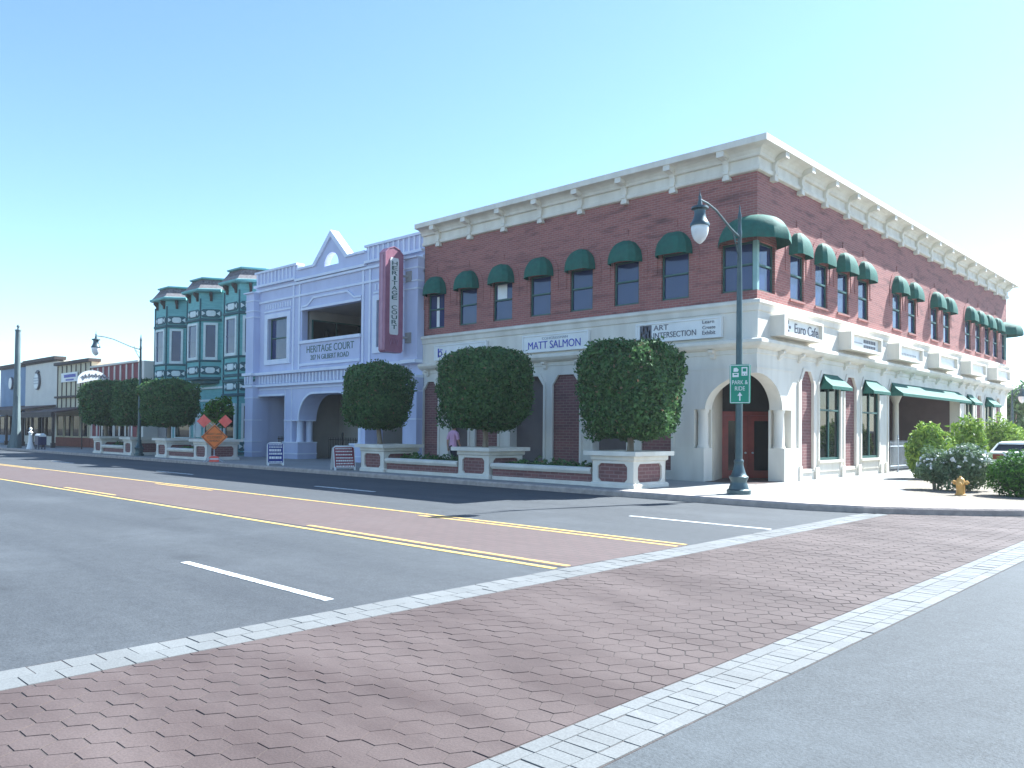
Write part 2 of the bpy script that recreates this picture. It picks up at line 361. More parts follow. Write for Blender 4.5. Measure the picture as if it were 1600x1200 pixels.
    def build(s, name, mats, parent=None, smooth=None, loc=None, **tags):
        me = bpy.data.meshes.new(name)
        o = bpy.data.objects.new(name, me); col.objects.link(o)
        base = Vector((0, 0, 0))
        if parent is not None: o.parent = parent; base = world_loc(parent)
        elif loc is not None: base = Vector(loc); o.location = base
        me.from_pydata([(v[0]-base.x, v[1]-base.y, v[2]-base.z) for v in s.v], [], s.f)
        for mm in (mats if isinstance(mats, (list, tuple)) else [mats]): me.materials.append(MT[mm])
        me.polygons.foreach_set('material_index', s.m); me.polygons.foreach_set('use_smooth', s.s)
        if any(s.s): me.set_sharp_from_angle(angle=rad(smooth or 42))
        me.update()
        for k, v in tags.items(): o[k] = v
        return o
def thing(name, label, cat, loc, group=None):
    o = bpy.data.objects.new(name, None); o.empty_display_size = .3; col.objects.link(o); o.location = loc
    o['label'] = label; o['category'] = cat
    if group: o['group'] = group
    return o
def dup(root, loc, rz=None, label=None, scale=None):
    r = root.copy(); col.objects.link(r); r.location = loc
    if rz is not None: r.rotation_euler = (0, 0, rz)
    if scale: r.scale = scale if hasattr(scale, '__len__') else (scale,)*3
    if label: r['label'] = label
    def rec(src, dst):
        for ch in list(src.children):
            c = ch.copy(); col.objects.link(c); c.parent = dst; rec(ch, c)
    rec(root, r)
    return r
def rect(a, b, c, d): return [(a, c), (b, c), (b, d), (a, d)]
def cham(a, b, z0, zs, zt, c=.3): return [(a, z0), (b, z0), (b, zs), (b-c, zt), (a+c, zt), (a, zs)]
def struct(mb, name, mats, **k):
    o = mb.build(name, mats, **k); o['kind'] = 'structure'; return o

# ---------------------------------------------------------------- the setting
g = MB(); g.box(-700, 700, -700, 700, -1.0, -0.06); struct(g, 'ground', 'soil')
g = MB(); g.box(-260, 4.80, -60, 3, -.05, 0.0); struct(g, 'road', 'asphalt')
g = MB(); g.box(8.64, 60, -60, 60, -.05, -0.002); struct(g, 'cross_road', 'asphalt2')
KERB = [(-260, -5.2), (2.6, -5.2), (3.7, -5.12), (4.8, -4.82), (5.6, -4.36), (6.36, -3.83), (7.3, -2.95), (8.3, -1.6), (9.2, .3), (9.8, 2.5), (10.2, 6), (10.3, 12), (10.3, 120)]
g = MB(); g.sweep(KERB, [(0, -.03), (0, .11), (-.03, .147), (-.17, .15), (-.17, -.03)])
struct(g, 'kerb', 'kerb')
inner = []
for i, p in enumerate(KERB):
    d = (Vector(KERB[min(i+1, len(KERB)-1)])-Vector(KERB[max(i-1, 0)])).normalized(); inner.append((p[0]-d.y*.17, p[1]+d.x*.17))
g = MB(); g.slab((Vector((0, 0, 0)), Vector((1, 0, 0)), Vector((0, 1, 0)), Vector((0, 0, 1))), inner+[(-260, 120)], [], .15, -.03)
struct(g, 'sidewalk', 'concrete')
FG = (Vector((0, 0, 0)), Vector((1, 0, 0)), Vector((0, 1, 0)), Vector((0, 0, 1)))
# brick median and paint
g = MB(); g.box(-160, 4.8, -14.55, -11.80, 0.001, .004); struct(g, 'brick_median', 'median')
g = MB()
for y0 in (-14.70, -11.72): g.box(-160, 4.75, y0-.05, y0+.05, 0.001, .006)
for y0, s in ((-14.44, -1), (-11.98, -1)):
    for x0, x1 in ((-1.0, 4.75), (-13, -9.5), (-30, -24)): g.box(x0, x1, y0-.045, y0+.045, .0045, .008)
struct(g, 'yellow_lines', 'yellow')
g = MB()
for x0, x1, y0 in ((1.29, 4.40, -17.65), (-13.2, -10.1, -17.65), (-26, -23, -17.65), (1.83, 4.75, -8.98), (-9.2, -6.4, -8.98), (-20, -17, -8.98), (-32, -29, -8.98), (-44, -41, -8.98), (-56, -53, -8.98)):
    g.box(x0, x1, y0-.055, y0+.055, .001, .006)
struct(g, 'lane_lines', 'white_line')
# crosswalk: joint bed, hexagonal pavers and two pale bands, each paver a raised block
g = MB(); g.box(4.80, 8.64, -40, -3.0, -.04, -.0005)
struct(g, 'crosswalk_bed', 'joint')
g = MB(); R = .118; dx = R*1.5; dy = R*math.sqrt(3)
def paver(mb, pts, zt, tilt, bev):
    c = [sum(p[0] for p in pts)/len(pts), sum(p[1] for p in pts)/len(pts)]
    k = len(pts)
    def zz(p): return zt+(p[0]-c[0])*tilt[0]+(p[1]-c[1])*tilt[1]
    ins = [(c[0]+(p[0]-c[0])*bev, c[1]+(p[1]-c[1])*bev) for p in pts]
    mb.add([(p[0], p[1], zz(p)) for p in ins]+[(p[0], p[1], zz(p)-.006) for p in pts]+[(p[0], p[1], -.02) for p in pts],
           [tuple(range(k))]+[(i, i+k, (i+1)%k+k, (i+1)%k) for i in range(k)]+[(i+k, i+2*k, (i+1)%k+2*k, (i+1)%k+k) for i in range(k)])
def clipx(poly, x0, x1):
    for lim, sg in ((x0, 1), (x1, -1)):
        out = []
        for i in range(len(poly)):
            a, b = poly[i], poly[(i+1)%len(poly)]
            ia, ib = (a[0]-lim)*sg >= 0, (b[0]-lim)*sg >= 0
            if ia: out.append(a)
            if ia != ib:
                t = (lim-a[0])/(b[0]-a[0]); out.append((lim, a[1]+(b[1]-a[1])*t))
        poly = out
        if len(poly) < 3: return None
    return poly
ny = int(20.5/dy)
for iy in range(-ny, 1):
    for ix in range(-2, int(3.2/dx)+2):
        cx = 5.27+ix*dx; cy = -3.6+iy*dy+(ix%2)*dy/2
        if cy > -4.9+max(0, cx-4.8)*.62: continue
        nz = mnoise.noise(Vector((cx*.55, cy*.28, 3.1)))+.5*mnoise.noise(Vector((cx*1.7, cy*.9, 7)))
        k = min(.998, max(.960, .982+.035*nz+random.uniform(-.006, .006)))
        poly = clipx([(cx+R*k*cos(a*pi/3), cy+R*k*sin(a*pi/3)) for a in range(6)], 5.272, 8.165)
        if poly is None: continue
        paver(g, poly, random.gauss(0.003, .0008), (random.gauss(0, .006), random.gauss(0, .006)), .975)
struct(g, 'crosswalk', 'paver')
g = MB()
for xa, xb in ((4.81, 5.262), (8.175, 8.632)):
    y = -24.2; k = 0
    while y < -3.2:
        L_ = .225
        lim = -4.9+max(0, xa-4.8)*.62
        if y < lim:
            w = (xb-xa)
            cells = [(xa, xa+w*.5), (xa+w*.5, xb)] if xa < 6 else [(xa, xa+w*.25), (xa+w*.25, xa+w*.75), (xa+w*.75, xb)]
            for j, (p, q) in enumerate(cells):
                if len(cells) == 3 and j == 1: parts = [(y, y+L_/2), (y+L_/2, y+L_)]
                elif len(cells) == 2 and j == 1: parts = [(y+L_/2, y+L_*1.5)]
                else: parts = [(y, y+L_)]
                for a, b in parts:
                    e = .003
                    paver(g, [(p+e, a+e), (q-e, a+e), (q-e, b-e), (p+e, b-e)], random.gauss(.004, .0012), (random.gauss(0, .006), random.gauss(0, .006)), .985)
        y += L_; k += 1
struct(g, 'crosswalk_bands', 'white_paver')
g = MB(); g.slab(FG, [(3.7, 1.1), (4.7, -.65), (5.6, -.82), (6.9, -1.15), (8.2, .2), (8.9, 3), (9.1, 10), (1.9, 10), (2.3, 6), (3.2, 3)], [], .154, .10)
struct(g, 'gravel_bed', 'gravel')
g = MB(); g.box(2.0, 10.1, 10.2, 14.2, .10, .153); struct(g, 'parking_bay', 'asphalt2')
g = MB(); g.box(1.6, 10.1, 14.4, 19.0, .10, .156); struct(g, 'planting_bed', 'gravel')

# ---------------------------------------------------------------- corner brick building
BB = thing('brick_building', 'two storey dark red brick corner building with cream ground floor and bracketed cornice', 'building', (0, 0, .15))
ZS, ZW, ZA = 5.88, 7.35, 7.33          # sill, window head, awning foot
WL = [-14.24, -12.33, -10.41, -8.49, -6.58, -4.67, -2.79]
WR = [2.73, 4.63, 6.50, 8.41, 12.06, 13.95, 16.98, 18.83, 22.40, 24.28, 26.08, 27.80]
HW = .50
def arch_ring(mb, fr, uc, r0, r1, z, n0, n1):
    k = 12
    pts = [(uc+r1*cos(pi*i/k), z+r1*.98*sin(pi*i/k)) for i in range(k+1)]+[(uc-r0*cos(pi*i/k), z+r0*.98*sin(pi*i/k)) for i in range(k+1)]
    mb.slab(fr, pts, [], n0, n1)
w = MB()
w.slab(FR_L(), [(-15, 5.5), (-.003, 5.5), (-.003, ZS), (-1.17, ZS), (-1.17, ZW), (-.003, ZW), (-.003, 9.6), (-15, 9.6)], [rect(c-HW, c+HW, ZS, ZW) for c in WL], 0, -.3)
w.slab(FR_R(), [(.003, 5.5), (30.3, 5.5), (30.3, ZS), (29.2, ZS), (29.2, ZW), (30.3, ZW), (30.3, 9.6), (.003, 9.6), (.003, ZW), (1.17, ZW), (1.17, ZS), (.003, ZS)], [rect(c-HW, c+HW, ZS, ZW) for c in WR], 0, -.3)
w.fbox(FR_2((0, 30.3), (-15, 30.3)), 1.2, 15, .15, 9.6, -.3, 0)
w.fbox(FR_2((-15, 30.3), (-15, 0)), .3, 29.9, .15, 9.6, -.3, 0)
w.box(-14.6, -.4, .4, 29.9, 9.45, 9.58)
for fr, ws in ((FR_L(), WL), (FR_R(), WR)):
    for c in ws:
        arch_ring(w, fr, c, .66, .86, 7.36, .022, -.02)
        for sgn in (-1, 1): w.fbox(fr, min(c+sgn*.66, c+sgn*.86), max(c+sgn*.66, c+sgn*.86), 6.72, 7.355, -.02, .02)
        w.fbox(fr, c-.07, c+.07, 8.15, 8.42, -.02, .0255)
w.build('wall', 'brick', BB)
def window(parent, fr, u0, u1, z0, z1, rails=(6.67,), muls=(), d=-.13, mat='frame', gl='glass', fwid=.06, sill=None):
    f = MB(); a = d; b = d+.07
    f.fbox(fr, u0, u0+fwid, z0, z1, a, b); f.fbox(fr, u1-fwid, u1, z0, z1, a, b)
    f.fbox(fr, u0+fwid, u1-fwid, z1-fwid, z1, a, b); f.fbox(fr, u0+fwid, u1-fwid, z0, z0+fwid, a, b)
    for r in rails: f.fbox(fr, u0+fwid, u1-fwid, r-.028, r+.028, a, b+.02)
    for q in muls:
        zz = sorted([z0+fwid]+[x for r in rails for x in (r-.028, r+.028)]+[z1-fwid])
        for i in range(0, len(zz), 2): f.fbox(fr, q-.025, q+.025, zz[i], zz[i+1], a, b)
    o = f.build('window', mat, parent)
    p = MB(); p.fbox(fr, u0+.01, u1-.01, z0+.01, z1-.01, a-.02, a+.025); p.build('pane', gl, o)
    if sill:
        q = MB(); q.fbox(fr, u0-.05, u1+.05, z0-.07, z0+.0, d+.05, .04); q.build('sill', sill, o)
    return o
def awn_dome(parent, fr, uc, a, p, zb, zt, name='awning', e=.72, phi0=0, phi1=pi, K=6):
    g = MB(); h = zt-zb; T = 12; rows = []; a *= random.uniform(.96, 1.03); p *= random.uniform(.92, 1.06); sd = random.uniform(0, 50)
    for j in range(T+1):
        th = pi/2*j/T*.985
        row = []
        for k in range(K+1):
            ph = phi0+(phi1-phi0)*k/K
            cu, su = cos(ph), sin(ph)
            cu = math.copysign(abs(cu)**e, cu); su = max(0, su)**e
            rr = cos(th)**.8
            row.append(P3(fr, uc-a*cu*rr, zb+h*sin(th), p*su*rr)+Vector((0, 0, .03*mnoise.noise(Vector((k*.9+sd, j*.35, sd))))))
        rows.append(row)
    rows.insert(0, [q-Vector((0, 0, .075)) for q in rows[0]])
    n = K+1
    # ribs: facets flat across, a little sag between the ribs
    g.add([q for r in rows for q in r], [(j*n+k, j*n+k+1, (j+1)*n+k+1, (j+1)*n+k) for j in range(len(rows)-1) for k in range(K)], 0, True)
    return g.build(name, 'awning', parent, 15)
for c in WL:
    window(BB, FR_L(), c-HW, c+HW, ZS, ZW); awn_dome(BB, FR_L(), c, .62, .52, ZA, 8.02)
g = MB(); g.fbox(FR_L(), WL[2]-.36, WL[2]+.14, 6.72, 7.27, -.1, -.095); g.build('window_blind', 'sign_w', BB)
g = MB(); g.fbox(FR_L(), WL[0]-.08, WL[0]+.10, 5.95, 6.63, -.1, -.095); g.fbox(FR_L(), WL[0]-.06, WL[0]+.08, 6.72, 7.2, -.1, -.095); g.build('reflection_strip', 'sign_w', BB)  # white strips painting a reflection into the leftmost pane, no cloth behind it
for c in WR:
    window(BB, FR_R(), c-HW, c+HW, ZS, ZW, sill='brick'); awn_dome(BB, FR_R(), c, .60, .43, ZA, 8.02, e=.62)
# corner windows: two lights meeting at a pale green post
def corner_win(fr, u0, u1, post_at):
    return window(BB, fr, u0, u1, ZS, ZW, d=-.16)
corner_win(FR_L(), -1.17, -.14, 0); corner_win(FR_R(), .14, 1.17, 0); corner_win(FR_R(), 29.2, 30.16, 0)
g = MB(); g.box(-.14, -.005, .005, .14, ZS, ZW); g.build('corner_post', 'frame_l', BB)
g = MB(); g.box(-.14, -.005, 30.16, 30.295, ZS, ZW); g.build('corner_post', 'frame_l', BB)
def awn_corner(cx, cy, a0, a1, flip):
    g = MB(); T = 12; K = 14; h = .72; rows = []
    for j in range(T+1):
        th = pi/2*j/T*.985; row = []
        for k in range(K+1):
            ph = a0+(a1-a0)*k/K
            t = abs(k/K-.5)*2
            R_ = (.75+.54*t**1.5)*(1-.05*(k % 2))
            rr = cos(th)**.8
            row.append(Vector((cx+R_*cos(ph)*rr, cy+R_*sin(ph)*rr, ZA+h*sin(th))))
        rows.append(row)
    rows.insert(0, [q-Vector((0, 0, .075)) for q in rows[0]])
    n = K+1
    g.add([q for r in rows for q in r], [(j*n+k, j*n+k+1, (j+1)*n+k+1, (j+1)*n+k) for j in range(len(rows)-1) for k in range(K)], 0, True)
    g.build('corner_awning', 'awning', BB, 30)
awn_corner(0, 0, rad(180), rad(450), 0); awn_corner(0, 30.3, rad(-90), rad(180), 0)
# cornice with brackets
CP = [(-15.05, 0), (0, 0), (0, 30.3), (-15, 30.3)]
g = MB(); g.sweep(CP, [(.0, 9.38), (.10, 9.40), (.12, 9.44), (.12, 9.52), (.06, 9.545), (.06, 9.79), (.15, 9.80), (.17, 9.84), (.17, 9.88), (.24, 9.97), (.34, 10.02), (.50, 10.04), (.55, 10.05), (.55, 10.24), (.50, 10.26), (-.30, 10.26), (-.30, 9.4)])
cor = g.build('cornice', 'cream', BB)
def bracket(fr, u, par):
    b = MB(); hw = .09
    prof = [(0, 9.26), (.14, 9.26), (.16, 9.30), (.16, 9.42), (.19, 9.44), (.19, 9.52), (.16, 9.56), (.17, 9.72), (.24, 9.82), (.40, 9.86), (.50, 9.88), (.505, 10.06), (0, 10.06)]
    f2 = (P3(fr, u, 0, 0), fr[3], Vector((0, 0, 1)), fr[1])
    b.slab(f2, prof, [], hw, -hw, back=True); b.fbox(fr, u-.115, u+.115, 9.25, 9.34, 0, .17); b.fbox(fr, u-.12, u+.12, 9.875, 10.055, 0, .515)
    b.build('bracket', 'cream', par)
for k in range(8): bracket(FR_L(), -.95-1.87*k, cor)
for k in range(16): bracket(FR_R(), .90+1.9*k, cor)
# belt course
g = MB(); g.sweep(CP, [(.0, 5.62), (.17, 5.57), (.18, 5.48), (.12, 5.42), (.09, 5.27), (.05, 5.25), (.05, 4.43), (.24, 4.43), (.30, 4.40), (.30, 4.31), (.22, 4.22), (.10, 4.16), (.03, 4.15), (.03, 4.02), (.0, 4.0)], cap=True)
g.build('belt_course', 'stone', BB)
def corbel(fr, u):
    f2 = (P3(fr, u, 0, 0), fr[3], Vector((0, 0, 1)), fr[1])
    b = MB(); b.slab(f2, [(.0, 3.90), (.05, 3.90), (.09, 3.96), (.10, 4.04), (.20, 4.09), (.215, 4.158), (0, 4.158)], [], .075, -.075, back=True)
    b.build('corbel', 'stone', BB)
for u in (-1.42, -2.84, -4.3, -6.65, -8.2, -10.2, -11.75, -13.4, -14.7): corbel(FR_L(), u)
for u in (1.42, 2.84, 4.26, 6.6, 8.0, 10.3, 11.9, 13.6, 15.4, 17.2, 19.0, 20.8, 22.0, 23.5, 25.1, 26.9, 28.6, 30.0): corbel(FR_R(), u)
# ground floor stone walls
AW, AS, AT = 1.70, 2.37, 3.43
def arc(s): return AS+(AT-AS)*math.sqrt(max(0, 1-(s/AW)**2))
NA = 18
ss = [AW*sin(pi/2*i/NA) for i in range(NA+1)]
PL = [(-4.05, -2.88), (-7.87, -6.60), (-11.85, -10.6), (-14.98, -14.05)]; OL = [(-6.03, -4.6), (-9.95, -8.28), (-13.4, -12.25)]
PR = [(3.0, 3.98), (6.62, 7.70), (23.8, 24.87), (27.7, 28.7)]; OR = [(4.43, 6.23), (8.21, 10.02), (21.8, 23.25), (25.4, 27.1)]
BIG = (11.05, 20.85)
w = MB(); ch = lambda p, z0=.45: cham(p[0], p[1], z0, 3.32, 3.68, .27)
left = [(-15, .15), (-2.08, .15), (-2.08, AS)]+[(-max(s, .003), arc(s)) for s in ss[::-1]]+[(-.003, 4.2), (-15, 4.2)]
w.slab(FR_L(), left, [ch(p) for p in PL]+[ch(p) for p in OL], 0, -.42)
right = [(2.34, .15), (30.3, .15), (30.3, 4.2), (.003, 4.2)]+[(max(s, .003), arc(s)) for s in ss]+[(2.34, AS)]
w.slab(FR_R(), right, [ch(p, .5) for p in PR]+[ch(p, .76) for p in OR]+[cham(BIG[0], BIG[1], .16, 3.32, 3.70, .25)], 0, -.42)
# raised rims round the openings, plinth blocks of the corner piers
for fr, ps in ((FR_L(), PL+OL), (FR_R(), PR+OR)):
    for a, b in ps: w.slab(fr, cham(a-.09, b+.09, .40, 3.35, 3.77, .27), [cham(a+.012, b-.012, .39, 3.31, 3.668, .27)], .035, -.03)
w.slab(FR_R(), cham(BIG[0]-.12, BIG[1]+.12, .16, 3.36, 3.82, .27), [cham(BIG[0]+.012, BIG[1]-.012, .155, 3.31, 3.688, .25)], .035, -.03)
w.box(-2.80, -1.70, -.07, .46, .15, 1.18); w.box(-.46, .07, 1.70, 2.80, .15, 1.18)
w.box(-2.08, -1.705, .40, .46, 1.18, AS); w.box(-.46, -.40, 1.705, 2.34, 1.18, AS)
for u in (4.2, 6.43, 7.95, 10.25, 10.82, 21.05, 21.6, 23.5, 25.1, 27.4, 29.2): w.fbox(FR_R(), u-.13, u+.13, .15, .55, -.02, .07)
w.fbox(FR_R(), 2.74, 2.93, .15, .62, -.02, .10); w.fbox(FR_R(), 2.78, 2.88, .62, 3.3, -.02, .045)
w.fbox(FR_R(), 4.33, 6.33, .68, .76, -.3, .09); w.fbox(FR_R(), 8.11, 10.12, .68, .76, -.3, .09)
for a, b in ((-2.5, 0),): w.fbox(FR_L(), a, b, 3.58, 3.63, -.01, .018)
w.fbox(FR_R(), -.018, 2.5, 3.58, 3.63, -.01, .018)
w.build('stone_front', 'stone', BB)
for fr, ps in ((FR_L(), PL), (FR_R(), PR)):
    for a, b in ps:
        g = MB(); g.fbox(fr, a-.05, b+.05, .3, 3.75, -.16, -.07); g.build('brick_panel', 'brick2', BB)
for px, py in ((-1.88, .2), (-.2, 1.88)):
    g = MB(); g.lathe((px, py, 0), [(.19, 1.18), (.19, 1.24), (.165, 1.27), (.16, 1.8), (.155, 2.26), (.185, 2.30), (.185, AS)], 18); g.build('column', 'stone', BB)
for a, b in OL:
    g = MB(); g.fbox(FR_L(), a-.05, b+.05, .3, 3.75, -.41, -.36); g.build('recess_panel', 'taupe', BB)
for a, b in OR: window(BB, FR_R(), a, b, .76, 3.68, (2.45,), ((a+b)/2,), d=-.10, gl='glass_dim', fwid=.09)
# shed awnings over the shop windows
def shed(fr, a, b, zt, zb, p, inset):
    g = MB(); t0 = [P3(fr, a+inset, zt, .04), P3(fr, b-inset, zt, .04)]
    K = 6; rows = []
    for j in range(K+1):
        t = j/K; sag = .05*sin(pi*t)
        i_ = inset*(1-min(1, t*2.2))
        rows.append([P3(fr, a+i_+(b-a-2*i_)*q, zt+(zb-zt)*t-sag*.6, .04+(p-.04)*t) for q in (0, .25, .5, .75, 1)])
    rows.append([q-Vector((0, 0, .11)) for q in rows[-1]])
    for j in range(len(rows)-1):
        for k in range(4): g.add([rows[j][k], rows[j][k+1], rows[j+1][k+1], rows[j+1][k]], [(0, 1, 2, 3)])
    for side, u in ((0, a), (4, b)):
        wp = P3(fr, u, zb-.1, .04); ring = [r[side] for r in rows]
        g.add([wp]+ring, [(0, i, i+1) for i in range(1, len(ring))])
    g.build('shed_awning', 'awning', BB)
for a, b in OR: shed(FR_R(), a+.02, b-.02, 3.66, 3.24, .45, .3)
shed(FR_R(), BIG[0]+.05, BIG[1]-.05, 3.70, 3.26, .55, .25)
# corner porch
g = MB()
fw = FR_2((-2.25, 1.95), (-.95, 3.25)); wd = 1.838
fl_ = FR_2((-1.72, .44), (-2.25, 1.95))
g.fbox((fl_[0], fl_[1], fl_[2], -fl_[3]), 0, 1.6, .15, 4.1, -.06, 0)
fr_ = FR_2((-.95, 3.25), (-.44, 1.72)); g.fbox(fr_, 0, 1.61, .15, 4.1, -.06, -0.0)
g.build('porch_wall', 'stone_d', BB)
g = MB(); g.slab(FG, [(-1.7, .0), (0, 0), (0, 1.7), (-.44, 1.75), (-.95, 3.3), (-2.3, 2.0), (-1.72, .44)], [], .158, .10); g.build('porch_floor', 'tile', BB)
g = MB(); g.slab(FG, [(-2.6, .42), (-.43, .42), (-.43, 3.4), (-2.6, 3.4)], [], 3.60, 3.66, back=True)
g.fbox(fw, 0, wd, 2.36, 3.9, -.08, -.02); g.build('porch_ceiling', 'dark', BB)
g = MB(); g.fbox(fw, 0, wd, 2.24, 2.36, -.06, .06); g.fbox(fw, 0, .10, .16, 2.24, -.06, .06); g.fbox(fw, wd-.10, wd, .16, 2.24, -.06, .06); g.fbox(fw, wd/2-.04, wd/2+.04, .16, 2.24, -.06, .05)
dfr = g.build('door_frame', 'red', BB)
for u0 in (.10, wd/2+.04):
    u1 = u0+wd/2-.14
    g = MB(); g.slab(fw, rect(u0+.004, u1-.004, .17, 2.235), [rect(u0+.15, u1-.15, .42, 2.05)], .03, -.03)
    dr = g.build('door', 'red', BB)
    g = MB(); g.fbox(fw, u0+.14, u1-.14, .41, 2.06, -.01, .005); g.build('pane', 'glass_dim', dr)
    g = MB(); uh = u1-.08 if u0 < .5 else u0+.08
    g.cyl(P3(fw, uh, 1.0, .03), P3(fw, uh, 1.0, .09), .02, .02, 8); g.lathe(P3(fw, uh, 1.0, .085), [(.01, 0), (.034, .012), (.034, .03), (.012, .045)], 10, axis=fw[3]); g.build('door_handle', 'fence', dr)
# covered patio recess
g = MB(); g.box(-4.2, -4.05, 10.8, 21.2, .15, 4.1); g.box(-4.05, -.42, 20.9, 21.1, .15, 4.1); g.box(-4.05, -.42, 10.8, 11.0, .15, 4.1); g.build('patio_wall', 'patio', BB)
g = MB(); g.box(-4.05, -.42, 11.0, 20.9, 3.95, 4.05); g.build('patio_ceiling', 'stone_d', BB)
g = MB(); g.lathe((-1.1, 15.3, 0), [(.2, .15), (.2, .3), (.14, .36), (.12, 3.0), (.16, 3.1), (.24, 3.3), (.42, 3.6), (.5, 3.95)], 12); g.build('patio_column', 'stone', BB)
window(BB, FR_R(-4.05), 12.0, 14.6, .9, 3.1, (2.3,), (13.3,), d=.0, gl='glass_dim')

# ---------------------------------------------------------------- signs on the brick building
def flat_sign(label, x0, x1, z0, z1, words):
    t = thing('wall_sign', label, 'sign', ((x0+x1)/2, -.06, z0), 'flat white signs on the shaded street front')
    g = MB(); g.slab(FR_L(-.06), rect(x0, x1, z0, z1), [rect(x0+.05, x1-.05, z0+.05, z1-.05)], .13, 0); g.build('frame', 'sign_w', t)
    g = MB(); g.fbox(FR_L(-.06), x0+.04, x1-.04, z0+.04, z1-.04, 0, .10); g.build('panel', 'sign_w', t)
    for nm, mat, items in words:
        g = MB()
        for it in items:
            if it[0] == 't': g.text(FR_L(-.16), it[1], x0+it[2], z0+it[3], it[4], it[5])
            elif it[0] == 'b': g.fbox(FR_L(-.16), x0+it[1], x0+it[2], z0+it[3], z0+it[4], 0, .012)
            elif it[0] == 'r':
                k = 20; pts = [(x0+it[1]+it[3]*cos(2*pi*i/k), z0+it[2]+it[3]*sin(2*pi*i/k)) for i in range(k)]
                pin = [(x0+it[1]+it[4]*cos(2*pi*i/k), z0+it[2]+it[4]*sin(2*pi*i/k)) for i in range(k)]
                g.slab(FR_L(-.16), pts, [pin], .012, 0)
        g.build(nm, mat, t)
flat_sign('white wall sign with large blue capital letters between the two nearest round trees', -9.2, -6.12, 4.52, 5.16,
          [('lettering', 'blue_t', [('t', 'MATT SALMON', .28, .12, 2.45, .27)]), ('small_lettering', 'pale_t', [('t', 'CONGRESSMAN', .95, .44, 1.2, .09)])])
flat_sign('white wall sign reading ART INTERSECTION with a dark square logo', -4.16, -1.06, 4.54, 5.17,
          [('logo', 'grey_t', [('b', .16, .60, .10, .56)]),
           ('logo_mark', 'pale_t', [('b', .20, .25, .14, .34), ('b', .29, .34, .30, .52), ('b', .38, .43, .12, .28), ('b', .42, .47, .36, .53), ('b', .51, .56, .16, .40)]),
           ('lettering', 'grey_t', [('t', 'ART', .68, .37, .55, .17), ('t', 'INTERSECTION', .68, .12, 1.55, .18)]),
           ('small_lettering', 'grey_t', [('t', 'Learn', 2.45, .45, .40, .10), ('t', 'Create', 2.45, .28, .44, .10), ('t', 'Exhibit', 2.45, .11, .44, .12)])])
flat_sign('white wall sign with small blue emblem at its left end above the second round tree', -14.15, -11.1, 4.52, 5.14,
          [('lettering', 'blue_t', [('r', .36, .26, .12, .075), ('b', .22, .29, .12, .48), ('b', .34, .50, .40, .44), ('t', '/', .62, .12, .12, .26)])])
def box_sign(label, y0, y1, words):
    t = thing('sign_box', label, 'sign', (.05, (y0+y1)/2, 4.56), 'projecting sign boxes along the sunlit side front')
    g = MB(); g.slab(FR_R(), rect(y0, y1, 4.56, 5.18), [rect(y0+.22, y1-.10, 4.66, 5.10)], .50, .05); g.build('case', 'stone', t)
    g = MB(); g.fbox(FR_R(), y0+.2, y1-.08, 4.65, 5.11, .3, .38); g.build('panel', 'sign_w', t)
    for nm, mat, items in words:
        g = MB()
        for it in items:
            if it[0] == 't': g.text(FR_R(.38), it[1], y0+it[2], 4.66+it[3], it[4], it[5])
            else: g.fbox(FR_R(.38), y0+it[1], y0+it[2], 4.66+it[3], 4.66+it[4], 0, .012)
        g.build(nm, mat, t)
box_sign('cream sign box reading Euro Cafe nearest the street corner', .75, 3.6,
         [('lettering', 'grey_t', [('t', 'Euro Cafe', .95, .06, 1.72, .30)]), ('logo', 'grey_t', [('b', .28, .40, .24, .38), ('b', .43, .52, .30, .40), ('b', .28, .36, .08, .19), ('b', .40, .56, .06, .12), ('b', .56, .66, .16, .24)])])
rows2 = [('b', 1.45+.17*i, 1.56+.17*i, z, z+h) for i in range(7) for z, h in ((.07, .10), (.24, .12))]
box_sign('cream sign box with dark block lettering on its right half, second from the corner', 5.95, 8.95,
         [('lettering', 'grey_t', rows2), ('small_lettering', 'pale_t', [('b', .4+.12*i, .48+.12*i, .18, .22) for i in range(8)])])
box_sign('cream sign box with a pale line of lettering above the long green awning', 10.8, 13.75,
         [('lettering', 'pale_t', [('b', .5+.19*i, .62+.19*i, .12, .2) for i in range(10)])])
for y0, y1, lb in ((15.9, 18.75, 'blank cream sign box above the middle of the long green awning'), (20.9, 23.75, 'blank cream sign box above the right end of the long green awning, next to last'), (25.85, 28.8, 'blank cream sign box farthest from the street corner, at the end of the row')):
    box_sign(lb, y0, y1, [])

# ---------------------------------------------------------------- lavender building
LB = thing('lavender_building', 'two storey lavender building with pale trim, open balcony and pointed gable', 'building', (-22.25, 0, .15))
w = MB()
gable = [(-23.4, 9.72), (-21.9, 11.15), (-20.48, 9.82)]
top = [(-15.02, 4.2), (-15.02, 9.95), (-19.1, 9.95), (-19.1, 9.74), (-20.48, 9.74)]+[(-21.9, 11.08), (-23.4, 9.66), (-24.9, 9.66), (-24.9, 9.95), (-28.95, 9.95), (-28.95, 4.2)]
gh = [(-21.9+.6*cos(pi*i/10), 9.56+.62*sin(pi*i/10)) for i in range(11)]
w.slab(FR_L(), top, [rect(-27.6, -25.7, 5.27, 7.43), rect(-24.4, -19.45, 6.0, 7.60), rect(-18.2, -16.3, 5.35, 7.45), gh], 0, -.32, back=True)
barch = [(-24.55, .15), (-24.55, 2.12)]+[(-23.3-1.25*cos(pi/2*i/8), 2.12+1.27*sin(pi/2*i/8)) for i in range(1, 9)]+[(-21.2+1.25*sin(pi/2*i/8), 2.12+1.27*cos(pi/2*i/8)) for i in range(0, 9)]+[(-19.95, .15)]
low = [(-15.02, .15), (-15.02, 4.2), (-29.45, 4.2), (-29.45, .15)]
